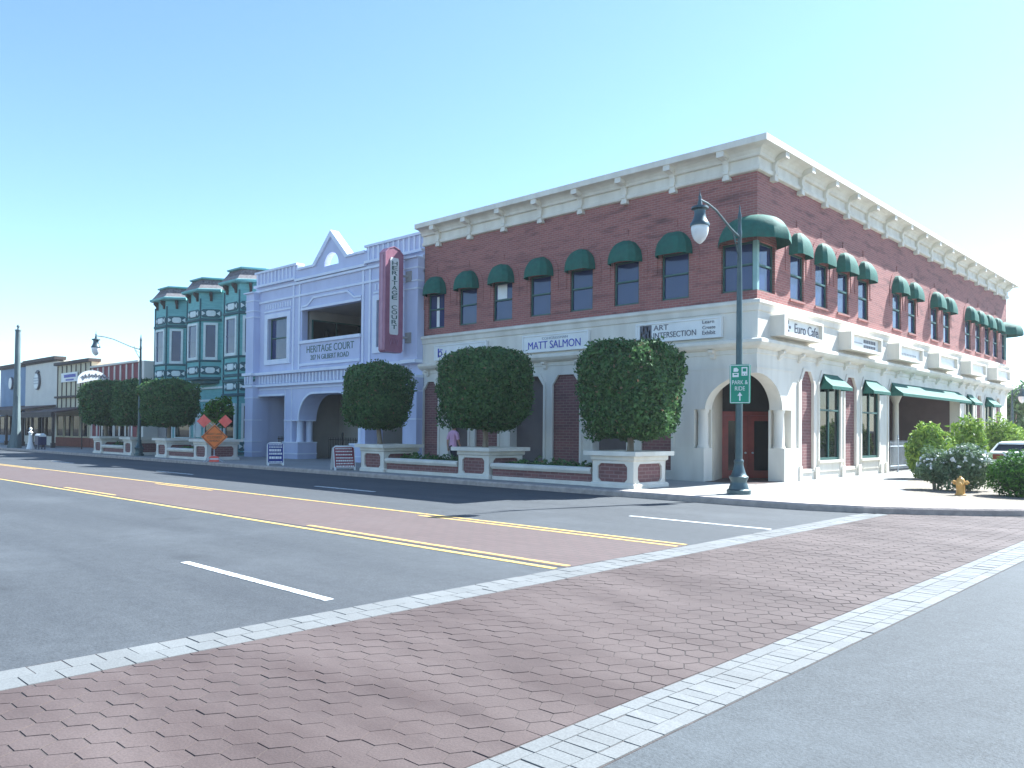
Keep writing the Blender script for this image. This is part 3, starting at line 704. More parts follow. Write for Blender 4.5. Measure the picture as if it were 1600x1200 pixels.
low = [(-29.45, .15), (-28.85, .15), (-28.85, 3.37), (-25.92, 3.37), (-25.92, .15), (-25.2, .15), (-25.2, 2.12)]+barch[1:-1]+[(-19.3, 2.12), (-19.3, .15), (-19.05, .15), (-19.05, 3.37), (-16.0, 3.37), (-16.0, .15), (-15.02, .15), (-15.02, 4.2), (-29.45, 4.2)]
w.slab(FR_L(), low, [], 0, -1.0)
# corner pilasters
for x0, x1 in ((-29.35, -28.55), (-15.92, -15.02)):
    w.box(x0, x1, -.36, .3, 4.55, 8.95); w.box(x0, x1, -.36, .6, .15, 3.9)
w.box(-25.92, -24.5, -.10, 1.0, .15, .98); w.box(-20.1, -19.0, -.10, 1.0, .15, .98)
w.box(-28.95, -15.05, 9.5, 9.6, .15, 9.0); w.box(-28.95, -28.6, .34, 9.5, .15, 9.0)
w.box(-28.6, -15.05, .34, 9.5, 8.85, 8.98)
w.build('wall', 'lav', LB)
t_ = MB(); L0 = FR_L()
def band(z0, z1, p, x0=-28.95, x1=-15.02): t_.fbox(L0, x0, x1, z0, z1, .0, p)
# parapet copings and gable rake
t_.fbox(L0, -29.0, -24.85, 9.952, 10.06, -.38, .10); t_.fbox(L0, -19.15, -14.98, 9.952, 10.06, -.38, .10)
t_.fbox(L0, -24.85, -23.36, 9.662, 9.77, -.37, .10); t_.fbox(L0, -20.52, -19.15, 9.742, 9.85, -.37, .10)
t_.slab(L0, [(-23.42, 9.665), (-23.25, 9.665), (-21.9, 10.93), (-20.68, 9.745), (-20.48, 9.745), (-20.48, 9.86), (-21.9, 11.24), (-23.42, 9.78)], [], .09, -.38, back=True)
for x in list(np.arange(-28.8, -25.0, .36))+list(np.arange(-18.95, -15.2, .36)): t_.fbox(L0, x, x+.10, 9.34, 9.95, 0, .05)
band(8.95, 9.06, .10); band(8.32, 8.42, .07)
for x0, x1 in ((-28.95, -24.95), (-19.05, -15.02)): t_.fbox(L0, x0, x1, 9.20, 9.32, 0, .18)
t_.fbox(L0, -24.95, -19.05, 9.10, 9.22, 0, .16)
for x in (-25.22, -24.66, -19.34, -18.82):
    t_.fbox(L0, x, x+.13, 4.62, 8.32, 0, .055); t_.fbox(L0, x, x+.13, 8.42, 8.95, 0, .055)
# panels of little balusters over the side windows
for a, b in ((-28.0, -25.4), (-18.5, -16.1)):
    t_.fbox(L0, a, b, 7.78, 7.86, 0, .06)
    for x in np.arange(a+.1, b-.05, .24): t_.fbox(L0, x, x+.09, 7.95, 8.2, 0, .04)
# window surrounds
for a, b, z0, z1 in ((-27.6, -25.7, 5.27, 7.43), (-18.2, -16.3, 5.35, 7.45)):
    t_.slab(L0, rect(a-.30, b+.30, z0-.26, z1+.24), [rect(a+.0, b-.0, z0, z1)], .09, -.01)
# balcony trim
t_.fbox(L0, -24.5, -19.35, 5.90, 6.05, -.46, .16); t_.fbox(L0, -24.45, -19.4, 4.80, 4.92, 0, .12); t_.fbox(L0, -24.45, -19.4, 7.58, 7.70, 0, .08)
def ribbon(pts, wd=.09, p=.06):
    for i in range(len(pts)-1):
        a, b = Vector(pts[i]), Vector(pts[i+1]); d = (b-a).normalized(); n_ = Vector((-d.y, d.x))*wd/2
        t_.slab(L0, [tuple(a-n_), tuple(b-n_), tuple(b+n_), tuple(a+n_)], [], p+.002*i, -.01)
ribbon([(-24.4, 7.78), (-23.9, 7.80), (-23.35, 8.14), (-20.5, 8.14), (-19.95, 7.80), (-19.4, 7.78)])
# belt cornice
for x0, x1, p in ((-29.5, -28.5, .50), (-28.5, -15.97, .28), (-15.97, -15.0, .50)):
    t_.fbox(L0, x0, x1, 4.48, 4.62, 0, p); t_.fbox(L0, x0, x1, 3.86, 3.98, 0, p-.06)
for x in np.arange(-28.4, -16.0, .30): t_.fbox(L0, x, x+.11, 4.02, 4.44, -.02, .10)
for x in np.arange(-29.3, -28.5, .28): t_.fbox(L0, x, x+.1, 4.02, 4.44, .3, .45)
# ground floor trim lines
t_.fbox(L0, -28.5, -15.97, 3.70, 3.75, 0, .04)
t_.fbox(L0, -28.85, -25.92, 3.37, 3.47, -.02, .05); t_.fbox(L0, -19.05, -16.0, 3.37, 3.47, -.02, .05)
for x in (-25.9, -25.28): t_.fbox(L0, x, x+.05, 1.0, 3.70, 0, .03)
for x in (-25.92, ): t_.fbox(L0, x-.01, -24.5, 2.06, 2.12, -.95, .05)
for z in (.98, .42): t_.box(-25.94, -24.47, -.13, 1.02, z-.03, z+.03)
for z in (.98, .42): t_.box(-20.13, -18.98, -.13, 1.02, z-.03, z+.03)
for z in (.98, .42, 2.12, 3.3):
    t_.box(-29.38, -28.52, -.39, .2, z-.025, z+.025); t_.box(-15.95, -15.01, -.39, .2, z-.025, z+.025)
for z in (7.62, 7.95, 8.5, 8.93):
    t_.box(-29.38-(.1 if z > 8.9 else 0), -28.52, -.39-(.08 if z > 8.9 else 0), .2, z-.03, z+.03); t_.box(-15.95, -15.01, -.39-(.08 if z > 8.9 else 0), .2, z-.03, z+.03)
k = len(barch)
for i in range(1, k-2):
    a, b = Vector(barch[i]), Vector(barch[i+1]); d = (b-a).normalized(); n_ = Vector((-d.y, d.x))*.10
    t_.slab(L0, [tuple(a), tuple(b), tuple(b+n_), tuple(a+n_)], [], .045, -.01)
t_.build('trim', 'lavw', LB)
for px, py in ((-24.85, .25), (-24.85, .78), (-19.65, .25)):
    g = MB(); g.lathe((px, py, 0), [(.2, 1.0), (.2, 1.05), (.17, 1.09), (.17, 2.0), (.2, 2.06)], 16); g.build('column', 'lavw', LB)
window(LB, L0, -27.6, -25.7, 5.27, 7.43, (6.4,), (), d=-.2); window(LB, L0, -18.2, -16.3, 5.35, 7.45, (6.45,), (), d=-.2)
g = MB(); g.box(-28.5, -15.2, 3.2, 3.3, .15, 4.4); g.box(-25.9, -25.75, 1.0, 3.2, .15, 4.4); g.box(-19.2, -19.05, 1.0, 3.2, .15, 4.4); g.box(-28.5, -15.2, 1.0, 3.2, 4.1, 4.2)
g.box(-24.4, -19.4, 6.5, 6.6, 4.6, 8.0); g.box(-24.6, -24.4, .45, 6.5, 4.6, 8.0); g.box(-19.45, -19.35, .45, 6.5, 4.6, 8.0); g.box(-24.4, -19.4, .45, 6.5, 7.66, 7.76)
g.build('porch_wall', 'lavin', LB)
window(LB, FR_R(-24.39), .55, 6.3, 4.9, 7.2, (), (2.0, 3.5, 5.0), d=.0, gl='glass_dim')
window(LB, FR_L(6.49), -24.2, -19.6, 4.9, 7.2, (), (-22.3, -21.0), d=.0, gl='glass_dim')
g = MB(); g.box(-24.4, -19.45, .1, .24, 4.85, 5.95); g.fbox(L0, -24.4, -19.45, 4.85, 5.95, 0, .06); g.build('balcony_front', 'lav', LB)
g = MB(); g.text(FR_L(-.06), 'HERITAGE COURT', -23.85, 5.42, 3.95, .34); g.text(FR_L(-.06), '207 N GILBERT ROAD', -23.5, 5.06, 3.2, .24); g.build('lettering', coat and 'frame', LB)
# gate and wall lanterns inside the porch
def railing(mb, p0, p1, z0, z1, n, r=.014):
    a, b = Vector((*p0, 0)), Vector((*p1, 0))
    for z in (z0+.08, z1-.12): mb.cyl(a+Vector((0, 0, z)), b+Vector((0, 0, z)), .018, .018, 6)
    for i in range(n+1):
        q = a+(b-a)*i/n; mb.cyl((q.x, q.y, z0), (q.x, q.y, z1), r, r, 5)
g = MB(); railing(g, (-24.3, 1.6), (-20.0, 1.6), .16, 1.25, 30); g.cyl((-23.1, 1.6, .16), (-23.1, 1.6, 1.5), .05, .05, 8); g.build('iron_gate', 'black', LB)
g = MB(); railing(g, (-28.8, 1.2), (-25.95, 1.2), .16, 1.25, 20); g.build('iron_gate', 'black', LB)
for x, z in ((-22.3, 1.9), (-26.9, 1.75)):
    g = MB(); g.lathe((x, 3.05, z), [(.05, -.25), (.13, -.18), (.15, .12), (.18, .15), (.05, .3)], 8); g.box(x-.05, x+.05, 3.1, 3.21, z-.1, z+.1); g.build('wall_lantern', 'black', LB)

# blade sign, hung from the lavender front
BS = thing('blade_sign', 'tall pink vertical blade sign reading HERITAGE COURT on the lavender front', 'sign', (-15.75, -1.05, 4.9))
xs0, xs1, ya, yb = -16.03, -15.64, -1.60, -.64
g = MB()
fz = (Vector((0, 0, 0)), Vector((0, 1, 0)), Vector((0, 0, 1)), Vector((1, 0, 0)))
ol = [(ya+.08, 4.88), (yb-.08, 4.88), (yb, 4.96), (yb, 9.02), (yb-.20, 9.22), ((ya+yb)/2, 9.32), (ya+.20, 9.22), (ya, 9.02), (ya, 4.96)]
g.slab(fz, ol, [], xs1, xs0, back=True); g.build('cabinet', 'pink', BS)
g = MB(); g.slab(fz, [(y*.985+(ya+yb)/2*.015, 7.1+(z-7.1)*.997) for y, z in ol], [[(y*.93+(ya+yb)/2*.07, 7.1+(z-7.1)*.985) for y, z in ol]], xs1+.02, xs1-.01)
g.fbox(fz, ya-.015, ya+.0, 5.02, 8.93, xs0+.12, xs1-.12); g.build('edge_trim', 'pink2', BS)
g = MB(); g.slab(fz, [((ya+yb)/2+.22*a, z) for a, z in ((-.85, 5.62), (.85, 5.62), (1, 5.7), (1, 8.75), (.85, 8.83), (-.85, 8.83), (-1, 8.75), (-1, 5.7))], [], xs1+.03, xs1-.005); g.build('panel', 'sign_w', BS)
g = MB(); zz = 8.52
frb = (Vector((xs1+.03, 0, 0)), Vector((0, 1, 0)), Vector((0, 0, 1)), Vector((1, 0, 0)))
for chh in 'HERITAGE COURT':
    if chh != ' ': g.text(frb, chh, (ya+yb)/2-(.14 if chh != 'I' else .045), zz, .28 if chh != 'I' else .09, .165)
    zz -= .205
g.build('lettering', 'frame', BS)
g = MB()
for i, a in enumerate((.0, .18, -.18)): g.text(frb, 'V', (ya+yb)/2+a-.08, 5.22-.05*(i > 0), .16, .26)
g.build('ornament', 'pink2', BS)
g = MB()
for z in (8.15, 5.55):
    g = MB(); g.cyl((-15.75, yb-.02, z), (-15.6, -.40, z), .05, .05, 8); g.box(-15.75, -15.4, -.42, -.365, z-.22, z+.22); g.build('bracket_arm', 'grey_wall', BS)

# ---------------------------------------------------------------- teal building with three bays
TB = thing('teal_building', 'teal Victorian building with three projecting bays, pale window frames and hipped shingle caps', 'building', (-36, 1, .15))
w = MB(); L1 = FR_L(1.0)
w.fbox(L1, -43.1, -29.5, .15, 9.9, -8, 0); w.build('wall', 'teal', TB)
g = MB()
for x in (-38.55, -33.95, -42.95):
    g.fbox(L1, x, x+.17, 4.0, 9.6, 0, .12); g.fbox(L1, x+.5, x+.62, .2, 8.3, 0, .08)
for z in (.25, 3.35, 4.1): g.fbox(L1, -43.1, -29.5, z-.06, z+.06, 0, .07 if z < 4 else .14)
g.build('trim', 'tealw', TB)
def hexpts(u, v, w_, h_): return [(u-w_/2, v), (u-w_*.38, v+h_/2), (u+w_*.38, v+h_/2), (u+w_/2, v), (u+w_*.38, v-h_/2), (u-w_*.38, v-h_/2)]
def fret(fr, wd, z, parent):
    g = MB(); c = wd/2
    if 'front' in fr[1:][0:0]: pass
    big = wd*.44; hgt = .34
    g.slab(fr, [(c-big/2, z-.10), (c-big/2+.1, z-hgt/2), (c+big/2-.1, z-hgt/2), (c+big/2, z-.10), (c+big/2, z+.10), (c+big/2-.1, z+hgt/2), (c-big/2+.1, z+hgt/2), (c-big/2, z+.10)], [], .075, .03)
    for s in (-1, 1):
        a = c+s*(big/2+.05); b = c+s*(big/2+.26)
        g.slab(fr, [(a, z), (b, z-.14), (b, z+.14)], [], .075, .03)
    o = g.build('fretwork', 'tealw', parent)
    g = MB(); W = big+.66
    g.slab(fr, [(c-W/2, z-.12), (c-W/2+.14, z-.25), (c+W/2-.14, z-.25), (c+W/2, z-.12), (c+W/2, z+.12), (c+W/2-.14, z+.25), (c-W/2+.14, z+.25), (c-W/2, z+.12)], [], .04, .0)
    g.build('backing', 'teald', o) if False else g.build('fretwork_backing', 'teald', parent)
def bay(x0, x1, ground):
    d = .77; y0, y1 = .05, 1.0
    pts = [(x0-d, y1), (x0, y0), (x1, y0), (x1+d, y1)]
    zb = .15 if ground else 4.55
    b = MB(); rr = [(0, zb), (0, 9.75)]
    b.sweep(pts, rr, cap=False)
    b.add([(p[0], p[1], zb) for p in pts], [(0, 1, 2, 3)])
    o = b.build('bay', 'teal', TB)
    m_ = MB(); lines = [(8.05, 8.2, .10, 1), (5.62, 5.72, .07, 1), (4.55, 4.70, .07, 1)]
    if ground: lines += [(3.45, 3.6, .10, 1), (.2, .32, .06, 1), (4.25, 4.4, .08, 1)]
    for a, c, p, _ in lines: m_.sweep(pts, [(0, a), (p, a+.03), (p, c), (0, c+.03)])
    for k in range(1, 3):
        px, py = pts[k]; s = -1 if k == 1 else 1
        m_.cyl((px, py-.02, zb+.05), (px, py-.02, 9.4), .05, .05, 6)
    m_.build('moulding', 'teald', o)
    ws = [(5.80, 7.92)]+([(1.02, 3.02)] if ground else [])
    for k in range(3):
        fr = FR_2(pts[k], pts[k+1]); wd = (Vector(pts[k+1])-Vector(pts[k])).length
        a, c = (.20, wd-.20)
        for z0, z1 in ws:
            g = MB(); g.slab(fr, rect(a, c, z0-.06, z1+.04), [rect(a+.13, c-.13, z0+.10, z1-.10)], .09, .0)
            wo = g.build('window_frame', 'tealw', o)
            g = MB(); g.slab(fr, rect(a+.12, c-.12, z0+.09, z1-.09), [], .02, -.02); g.fbox(fr, a+.13, c-.13, (z0+z1)/2-.03, (z0+z1)/2+.03, .02, .05)
            g.build('pane', 'glass' if z0 > 4 else 'glass_dim', o)
        fret(fr, wd, 8.52, o); fret(fr, wd, 5.12, o)
        if ground: fret(fr, wd, 4.02, o); fret(fr, wd, .66, o)
        g = MB()
        for u in (.35, wd-.35) if k == 1 else (wd*.5,):
            f2 = (P3(fr, u, 0, 0), fr[3], Vector((0, 0, 1)), fr[1])
            g.slab(f2, [(0, 9.25), (.08, 9.25), (.12, 9.45), (.28, 9.62), (.28, 9.76), (0, 9.76)], [], .07, -.07, back=True)
        g.build('bracket', 'shop_t', o)
    # eave and hipped cap
    r_ = MB(); ex = [(x0-d-.1, y1+.2)]+pts[1:3]+[(x1+d+.1, y1+.2)]
    r_.sweep(pts, [(0, 9.74), (.30, 9.80), (.34, 9.86), (.34, 9.94), (.2, 9.98), (-.2, 9.98), (-.2, 9.74)]); r_.build('eave', 'teal', o)
    top = MB()
    lower = [(x0-d-.15, y1+.25), (x0-.12, y0-.22), (x1+.12, y0-.22), (x1+d+.15, y1+.25)]
    upper = [(x0-d+.30, y1+.35), (x0+.10, y0+.22), (x1-.10, y0+.22), (x1+d-.30, y1+.35)]
    midp = [tuple(Vector(a)*.55+Vector(b)*.45) for a, b in zip(lower, upper)]
    for ra, rb, za, zb_, mi in ((lower, midp, 9.97, 10.24, 1), (midp, upper, 10.24, 10.60, 0)):
        top.add([(p[0], p[1], za) for p in ra]+[(p[0], p[1], zb_) for p in rb], [(i, i+1, i+5, i+4) for i in range(3)]+[(3, 0, 4, 7)], mi)
    top.build('roof_cap', ['shingle', 'shingle2'], o)
    g = MB(); q = upper
    g.sweep(upper, [(-.1, 10.59), (.12, 10.62), (.15, 10.70), (-.1, 10.72)])
    g.add([(p[0], p[1], 10.71) for p in upper]+[(upper[3][0], 3, 10.71), (upper[0][0], 3, 10.71)], [(0, 1, 2, 3, 4, 5)]); g.build('cap_edge', 'teal', o)
    if not ground:
        g = MB(); g.sweep([(a*.9+(x0+x1)/2*.1, b*.7+.3) for a, b in pts], [(0, 4.35), (.02, 4.55), (-.3, 4.55), (-.3, 4.35)]); g.build('bay_foot', 'teald', o)
bay(-41.9, -40.2, False); bay(-37.28, -35.57, False); bay(-32.57, -30.87, True)
for a, b in ((-42.3, -41.2), (-40.9, -38.6), (-36.8, -34.6)):
    g = MB(); g.slab(L1, rect(a, b, .95, 3.05), [rect(a+.12, b-.12, 1.07, 2.93)], .06, 0); wo = g.build('window_frame', 'tealw', TB)
    g = MB(); g.slab(L1, rect(a+.1, b-.1, 1.05, 2.95), [], .015, 0); g.build('pane', 'glass_dim', wo)
g = MB(); g.slab(L1, rect(-38.2, -37.2, 1.1, 2.6), [], .04, 0); g.build('notice_board', 'tealw', TB)

# ---------------------------------------------------------------- the shops farther down the street
def porch(parent, x0, x1, y, ztop, zlow, posts, mat='brown_roof', fascia='shop_t', postmat='shop_t'):
    g = MB(); g.add([(x0, 0, ztop), (x1, 0, ztop), (x1, y, zlow), (x0, y, zlow), (x0, 0, ztop-.12), (x1, 0, ztop-.12), (x1, y, zlow-.12), (x0, y, zlow-.12)],
                    [(0, 1, 2, 3), (4, 7, 6, 5), (0, 3, 7, 4), (1, 5, 6, 2), (3, 2, 6, 7)])
    g.build('porch_roof', mat, parent)
    g = MB(); g.box(x0, x1, y-.06, y+.06, zlow-.40, zlow-.02); g.build('porch_fascia', fascia, parent)
    for x in posts:
        g = MB(); g.box(x-.08, x+.08, y+.07, y+.23, .15, zlow-.1); g.box(x-.13, x+.13, y+.02, y+.28, .15, .5); g.build('porch_post', postmat, parent)
def shopfront(parent, x0, x1, n, z0=.9, z1=2.6, frame='shop_t', gl='glass_far'):
    w_ = (x1-x0)/n
    for i in range(n): window(parent, L0, x0+i*w_+.12, x0+(i+1)*w_-.12, z0, z1, (), (), d=.02, mat=frame, gl=gl)
def ell(u, v, a, b, n=24): return [(u+a*cos(2*pi*i/n), v+b*sin(2*pi*i/n)) for i in range(n)]
S1 = thing('blue_shop', 'dull blue shop with flat parapet at the far left end of the street', 'building', (-72.2, 0, .15))
g = MB(); g.fbox(L0, -76.0, -68.5, .15, 7.05, -10, 0); g.build('wall', 'shop_b', S1)
g = MB(); g.fbox(L0, -76.2, -68.5, 7.05, 7.28, -.6, .25); g.fbox(L0, -76.1, -68.5, 6.92, 7.05, -.4, .12); g.build('cornice', 'shop_t', S1)
porch(S1, -76.2, -68.5, -2.6, 3.5, 2.95, (-75.8, -72.3, -68.8)); shopfront(S1, -75.8, -68.8, 4)
S2 = thing('cream_shop', 'tall plain cream false front shop with a round sign', 'building', (-64.4, 0, .15))
g = MB(); g.fbox(L0, -68.48, -60.4, .15, 7.10, -10, 0); g.build('wall', 'shop_c', S2)
g = MB(); g.fbox(L0, -68.48, -60.2, 7.10, 7.36, -.6, .28); g.fbox(L0, -68.4, -60.3, 6.98, 7.10, -.4, .12); g.build('cornice', 'shop_t', S2)
porch(S2, -68.4, -60.5, -2.6, 3.45, 3.0, (-68.2, -64.4, -60.8)); shopfront(S2, -68.2, -60.7, 4)
S3 = thing('plank_shop', 'cream shop with dark vertical battens and a narrow banner sign', 'building', (-57, 0, .15))
g = MB(); g.fbox(L0, -60.38, -52.9, .15, 6.55, -10, 0); g.build('wall', 'shop_y', S3)
g = MB(); g.fbox(L0, -60.38, -52.7, 6.55, 6.78, -.6, .28); g.fbox(L0, -60.38, -52.9, 3.95, 4.10, 0, .2)
for x in np.arange(-60.2, -52.9, 1.02): g.fbox(L0, x, x+.11, 3.0, 6.5, 0, .05)
g.build('battens', 'shop_t', S3)
porch(S3, -60.4, -52.9, -2.6, 3.2, 2.75, (-60.1, -57.8, -55.4, -53.1)); shopfront(S3, -60.1, -53.1, 4, frame='shop_y')
g = MB(); g.fbox(L0, -60.3, -52.95, .15, .85, 0, .06); g.build('brick_base', 'redbase', S3)
S4 = thing('striped_shop', 'low shop with red and white vertical stripes beside the teal building', 'building', (-48.5, 0, .15))
g = MB(); g.fbox(L0, -52.88, -44.2, .15, 6.05, -10, 0); g.build('wall', 'stripe_r', S4)
g = MB()
for x in np.arange(-52.7, -44.3, 1.05): g.fbox(L0, x, x+.20, .9, 6.0, 0, .05)
g.fbox(L0, -52.88, -44.2, 6.05, 6.18, -.5, .12); g.build('stripes', 'shop_c', S4)
shopfront(S4, -51.0, -45.5, 2, frame='shop_c')
g = MB(); g.fbox(L0, -52.88, -44.2, .15, .85, 0, .06); g.build('brick_base', 'redbase', S4)
S5 = thing('grey_annex', 'low grey block wall building squeezed between striped shop and teal building', 'building', (-43.7, 0, .15))
g = MB(); g.fbox(L0, -44.18, -43.3, .15, 6.1, -10, .06); g.build('pier', 'shop_c', S5)
g = MB(); g.box(-43.28, -42.0, .9, 9, .15, 5.95); g.build('wall', 'grey_wall', S5)
def round_sign(label, x, z, r, leafy):
    t = thing('round_sign', label, 'sign', (x, -.1, z-r))
    g = MB(); g.slab(L0, ell(x, z, r*.92, r), [], .16, .02); g.build('rim', 'grey_t', t)
    g = MB(); g.slab(L0, ell(x-.02, z, r*.82, r*.9), [], .19, .1); g.build('disc', 'sign_w', t)
    if leafy:
        g = MB(); g.slab(L0, [(x-.5, z+r-.02), (x+.1, z+r+.22), (x+.5, z+r+.03), (x+.1, z+r-.05)], [], .17, .04); g.build('finial', 'grey_t', t)
        g = MB()
        for i in range(5):
            for j in range(3): g.fbox(L0, x-.6+.25*i, x-.44+.25*i, z-.25+.22*j, z-.13+.22*j, .19, .2)
        g.build('lettering', 'pale_t', t)
round_sign('round white sign with dark rim on the plain cream shop front', -65.0, 5.5, .72, True)
round_sign('pale oval sign on the dull blue shop, half behind the grey pole', -72.3, 5.57, .56, False)
t = thing('banner_sign', 'narrow white banner with blue lettering on the battened shop', 'sign', (-57.2, -.1, 5.2))
g = MB(); g.slab(L0, rect(-59.0, -55.5, 5.18, 5.9), [], .14, .06); g.build('board', 'sign_w', t)
g = MB()
for i in range(13): g.fbox(L0, -58.3+.2*i, -58.16+.2*i, 5.52, 5.76, .14, .155)
for i in range(9): g.fbox(L0, -57.9+.2*i, -57.78+.2*i, 5.27, 5.40, .14, .155)
g.build('lettering', 'blue_t', t)
t = thing('fan_sign', 'bright white arched sign with dark script above the shop porch', 'sign', (-48.3, -1.5, 4.6))
fs = FR_R(-48.3); pts = [(-2.5, 4.62)]+[(-1.5-1.0*cos(pi*i/14), 4.86+.72*sin(pi*i/14)) for i in range(1, 14)]+[(-.45, 5.02), (-1.4, 4.92)]
g = MB(); g.slab(fs, pts, [], .05, -.05, back=True); g.build('board', 'sign_w', t)
g = MB()
for i in range(7):
    a = -2.25+.25*i; z = 5.05+.20*sin(pi*(i+.5)/7)
    pp = [P3(fs, a+.09*j, z+.13*sin(j*2.4+i), .06) for j in range(4)]
    g.tube(pp, .03, 5)
g.build('lettering', 'grey_t', t)
g = MB(); g.cyl((-48.4, -.9, 2.4), (-48.4, -.9, 5.0), .04, .04, 6); g.cyl((-48.4, -2.1, 2.4), (-48.4, -2.1, 4.8), .04, .04, 6); g.cyl((-48.4, -2.1, .15), (-48.4, -2.1, 2.4), .04, .04, 6); g.cyl((-48.4, -.9, .15), (-48.4, -.9, 2.4), .04, .04, 6)
g.build('sign_post', 'shop_t', t)

# ---------------------------------------------------------------- street lamps
def street_lamp(label, x, y, z, H, arm, base_r=.26):
    t = thing('street_lamp', label, 'street lamp', (x, y, z), 'green metal street lamps')
    g = MB(); g.lathe((x, y, z), [(base_r+.03, 0), (base_r+.03, .10), (base_r-.02, .13), (base_r-.03, .18), (.20, .26), (.19, .32), (.23, .40), (.235, .43), (.19, .46), (.155, .55), (.12, .68), (.105, .76), (.12, .79), (.12, .82), (.10, .85)], 20); g.build('base', 'pole', t)
    g = MB(); g.lathe((x, y, z), [(.088, .84), (.083, 2.5), (.068, H*.68), (.046, H-.80), (.056, H-.78), (.056, H-.66), (.044, H-.62), (.040, H-.36), (.052, H-.34), (.048, H-.28), (.018, H-.12), (.024, H-.09), (.005, H)], 16); g.build('pole', 'pole', t)
    g = MB(); za = z+H-.80
    pts = [(x, y-.05, za), (x, y-arm*.22, za+.10), (x, y-arm*.42, za+.26), (x, y-arm*.62, za+.42), (x, y-arm*.82, za+.50), (x, y-arm, za+.52)]
    g.tube(pts, [.032, .030, .028, .026, .025, .025], 8)
    g.tube([(x, y-.04, za-.50), (x, y-.16, za-.30), (x, y-.30, za-.06), (x, y-.34, za+.14)], .016, 6)
    g.tube([(x, y-.06, za-.16), (x, y-.2, za-.14), (x, y-.26, za-.02)], .012, 6)
    g.build('arm', 'pole', t)
    hx, hy, hz = x, y-arm-.02, za+.52
    g = MB(); g.lathe((hx, hy, hz), [(.004, .26), (.010, .14), (.022, .10), (.04, .05), (.03, 0), (.05, -.06), (.06, -.14), (.19, -.17), (.20, -.22), (.13, -.25), (.125, -.33), (.15, -.44), (.19, -.52), (.225, -.57), (.225, -.62)], 18)
    hd = g.build('lamp_head', 'pole', t)
    g = MB(); g.lathe((hx, hy, hz), [(.20, -.62), (.205, -.70), (.18, -.82), (.13, -.93), (.06, -1.0), (.012, -1.03)], 18); g.build('globe', 'lampglass', t)
    return t
LAMP = street_lamp('tall green metal street lamp on the kerb in front of the brick corner entrance', 1.45, -3.84, .15, 7.15, 1.88)
street_lamp('tall green metal street lamp behind the planters in front of the teal building', -33.1, -4.4, .15, 6.5, 2.25, .22)
street_lamp('small dark street lamp beyond the far end of the brick building', -.6, 34.5, .15, 4.75, .5, .2).rotation_euler = (0, 0, pi/2)
# park and ride sign on the near lamp
t = thing('street_sign', 'green and white sign with arrow strapped to the near street lamp', 'sign', (1.50, -3.98, 2.55))
fs = FR_2((1.24, -4.04), (1.80, -3.90)); W = .50
u0 = .06
g = MB(); g.slab(fs, [(u0+.03, 2.37), (u0+W-.03, 2.37), (u0+W, 2.40), (u0+W, 3.30), (u0+W-.03, 3.33), (u0+.03, 3.33), (u0, 3.30), (u0, 2.40)], [], .012, -.012, back=True); g.build('plate', 'sgreen', t)
g = MB(); g.slab(fs, rect(u0+.015, u0+W-.015, 2.385, 3.315), [rect(u0+.03, u0+W-.03, 2.40, 3.30)], .018, .011); g.build('border', 'sign_w', t)
g = MB()
g.text(fs, 'PARK &', u0+.06, 2.84, .38, .10, .012, depth=.006); g.text(fs, 'RIDE', u0+.13, 2.69, .24, .10, .012, depth=.006)
g.slab(fs, [(u0+.235, 2.44), (u0+.265, 2.44), (u0+.265, 2.56), (u0+.31, 2.56), (u0+.25, 2.65), (u0+.19, 2.56), (u0+.235, 2.56)], [], .018, .011)
g.slab(fs, rect(u0+.29, u0+.43, 3.05, 3.26), [rect(u0+.315, u0+.405, 3.15, 3.23), rect(u0+.315, u0+.34, 3.07, 3.10), rect(u0+.38, u0+.405, 3.07, 3.10)], .018, .011)
g.slab(fs, rect(u0+.07, u0+.22, 3.02, 3.12), [rect(u0+.10, u0+.19, 3.07, 3.10)], .018, .011); g.slab(fs, [(u0+.09, 3.15), (u0+.20, 3.15), (u0+.22, 3.20), (u0+.17, 3.25), (u0+.10, 3.24)], [], .018, .011)
g.build('lettering', 'sign_w', t)
g = MB()
for z in (2.5, 3.2): g.lathe((1.45, -3.84, z), [(.10, -.015), (.10, .015)], 14); g.fbox(fs, .28, .34, z-.015, z+.015, -.10, -.012)
g.build('strap', 'fence', t)

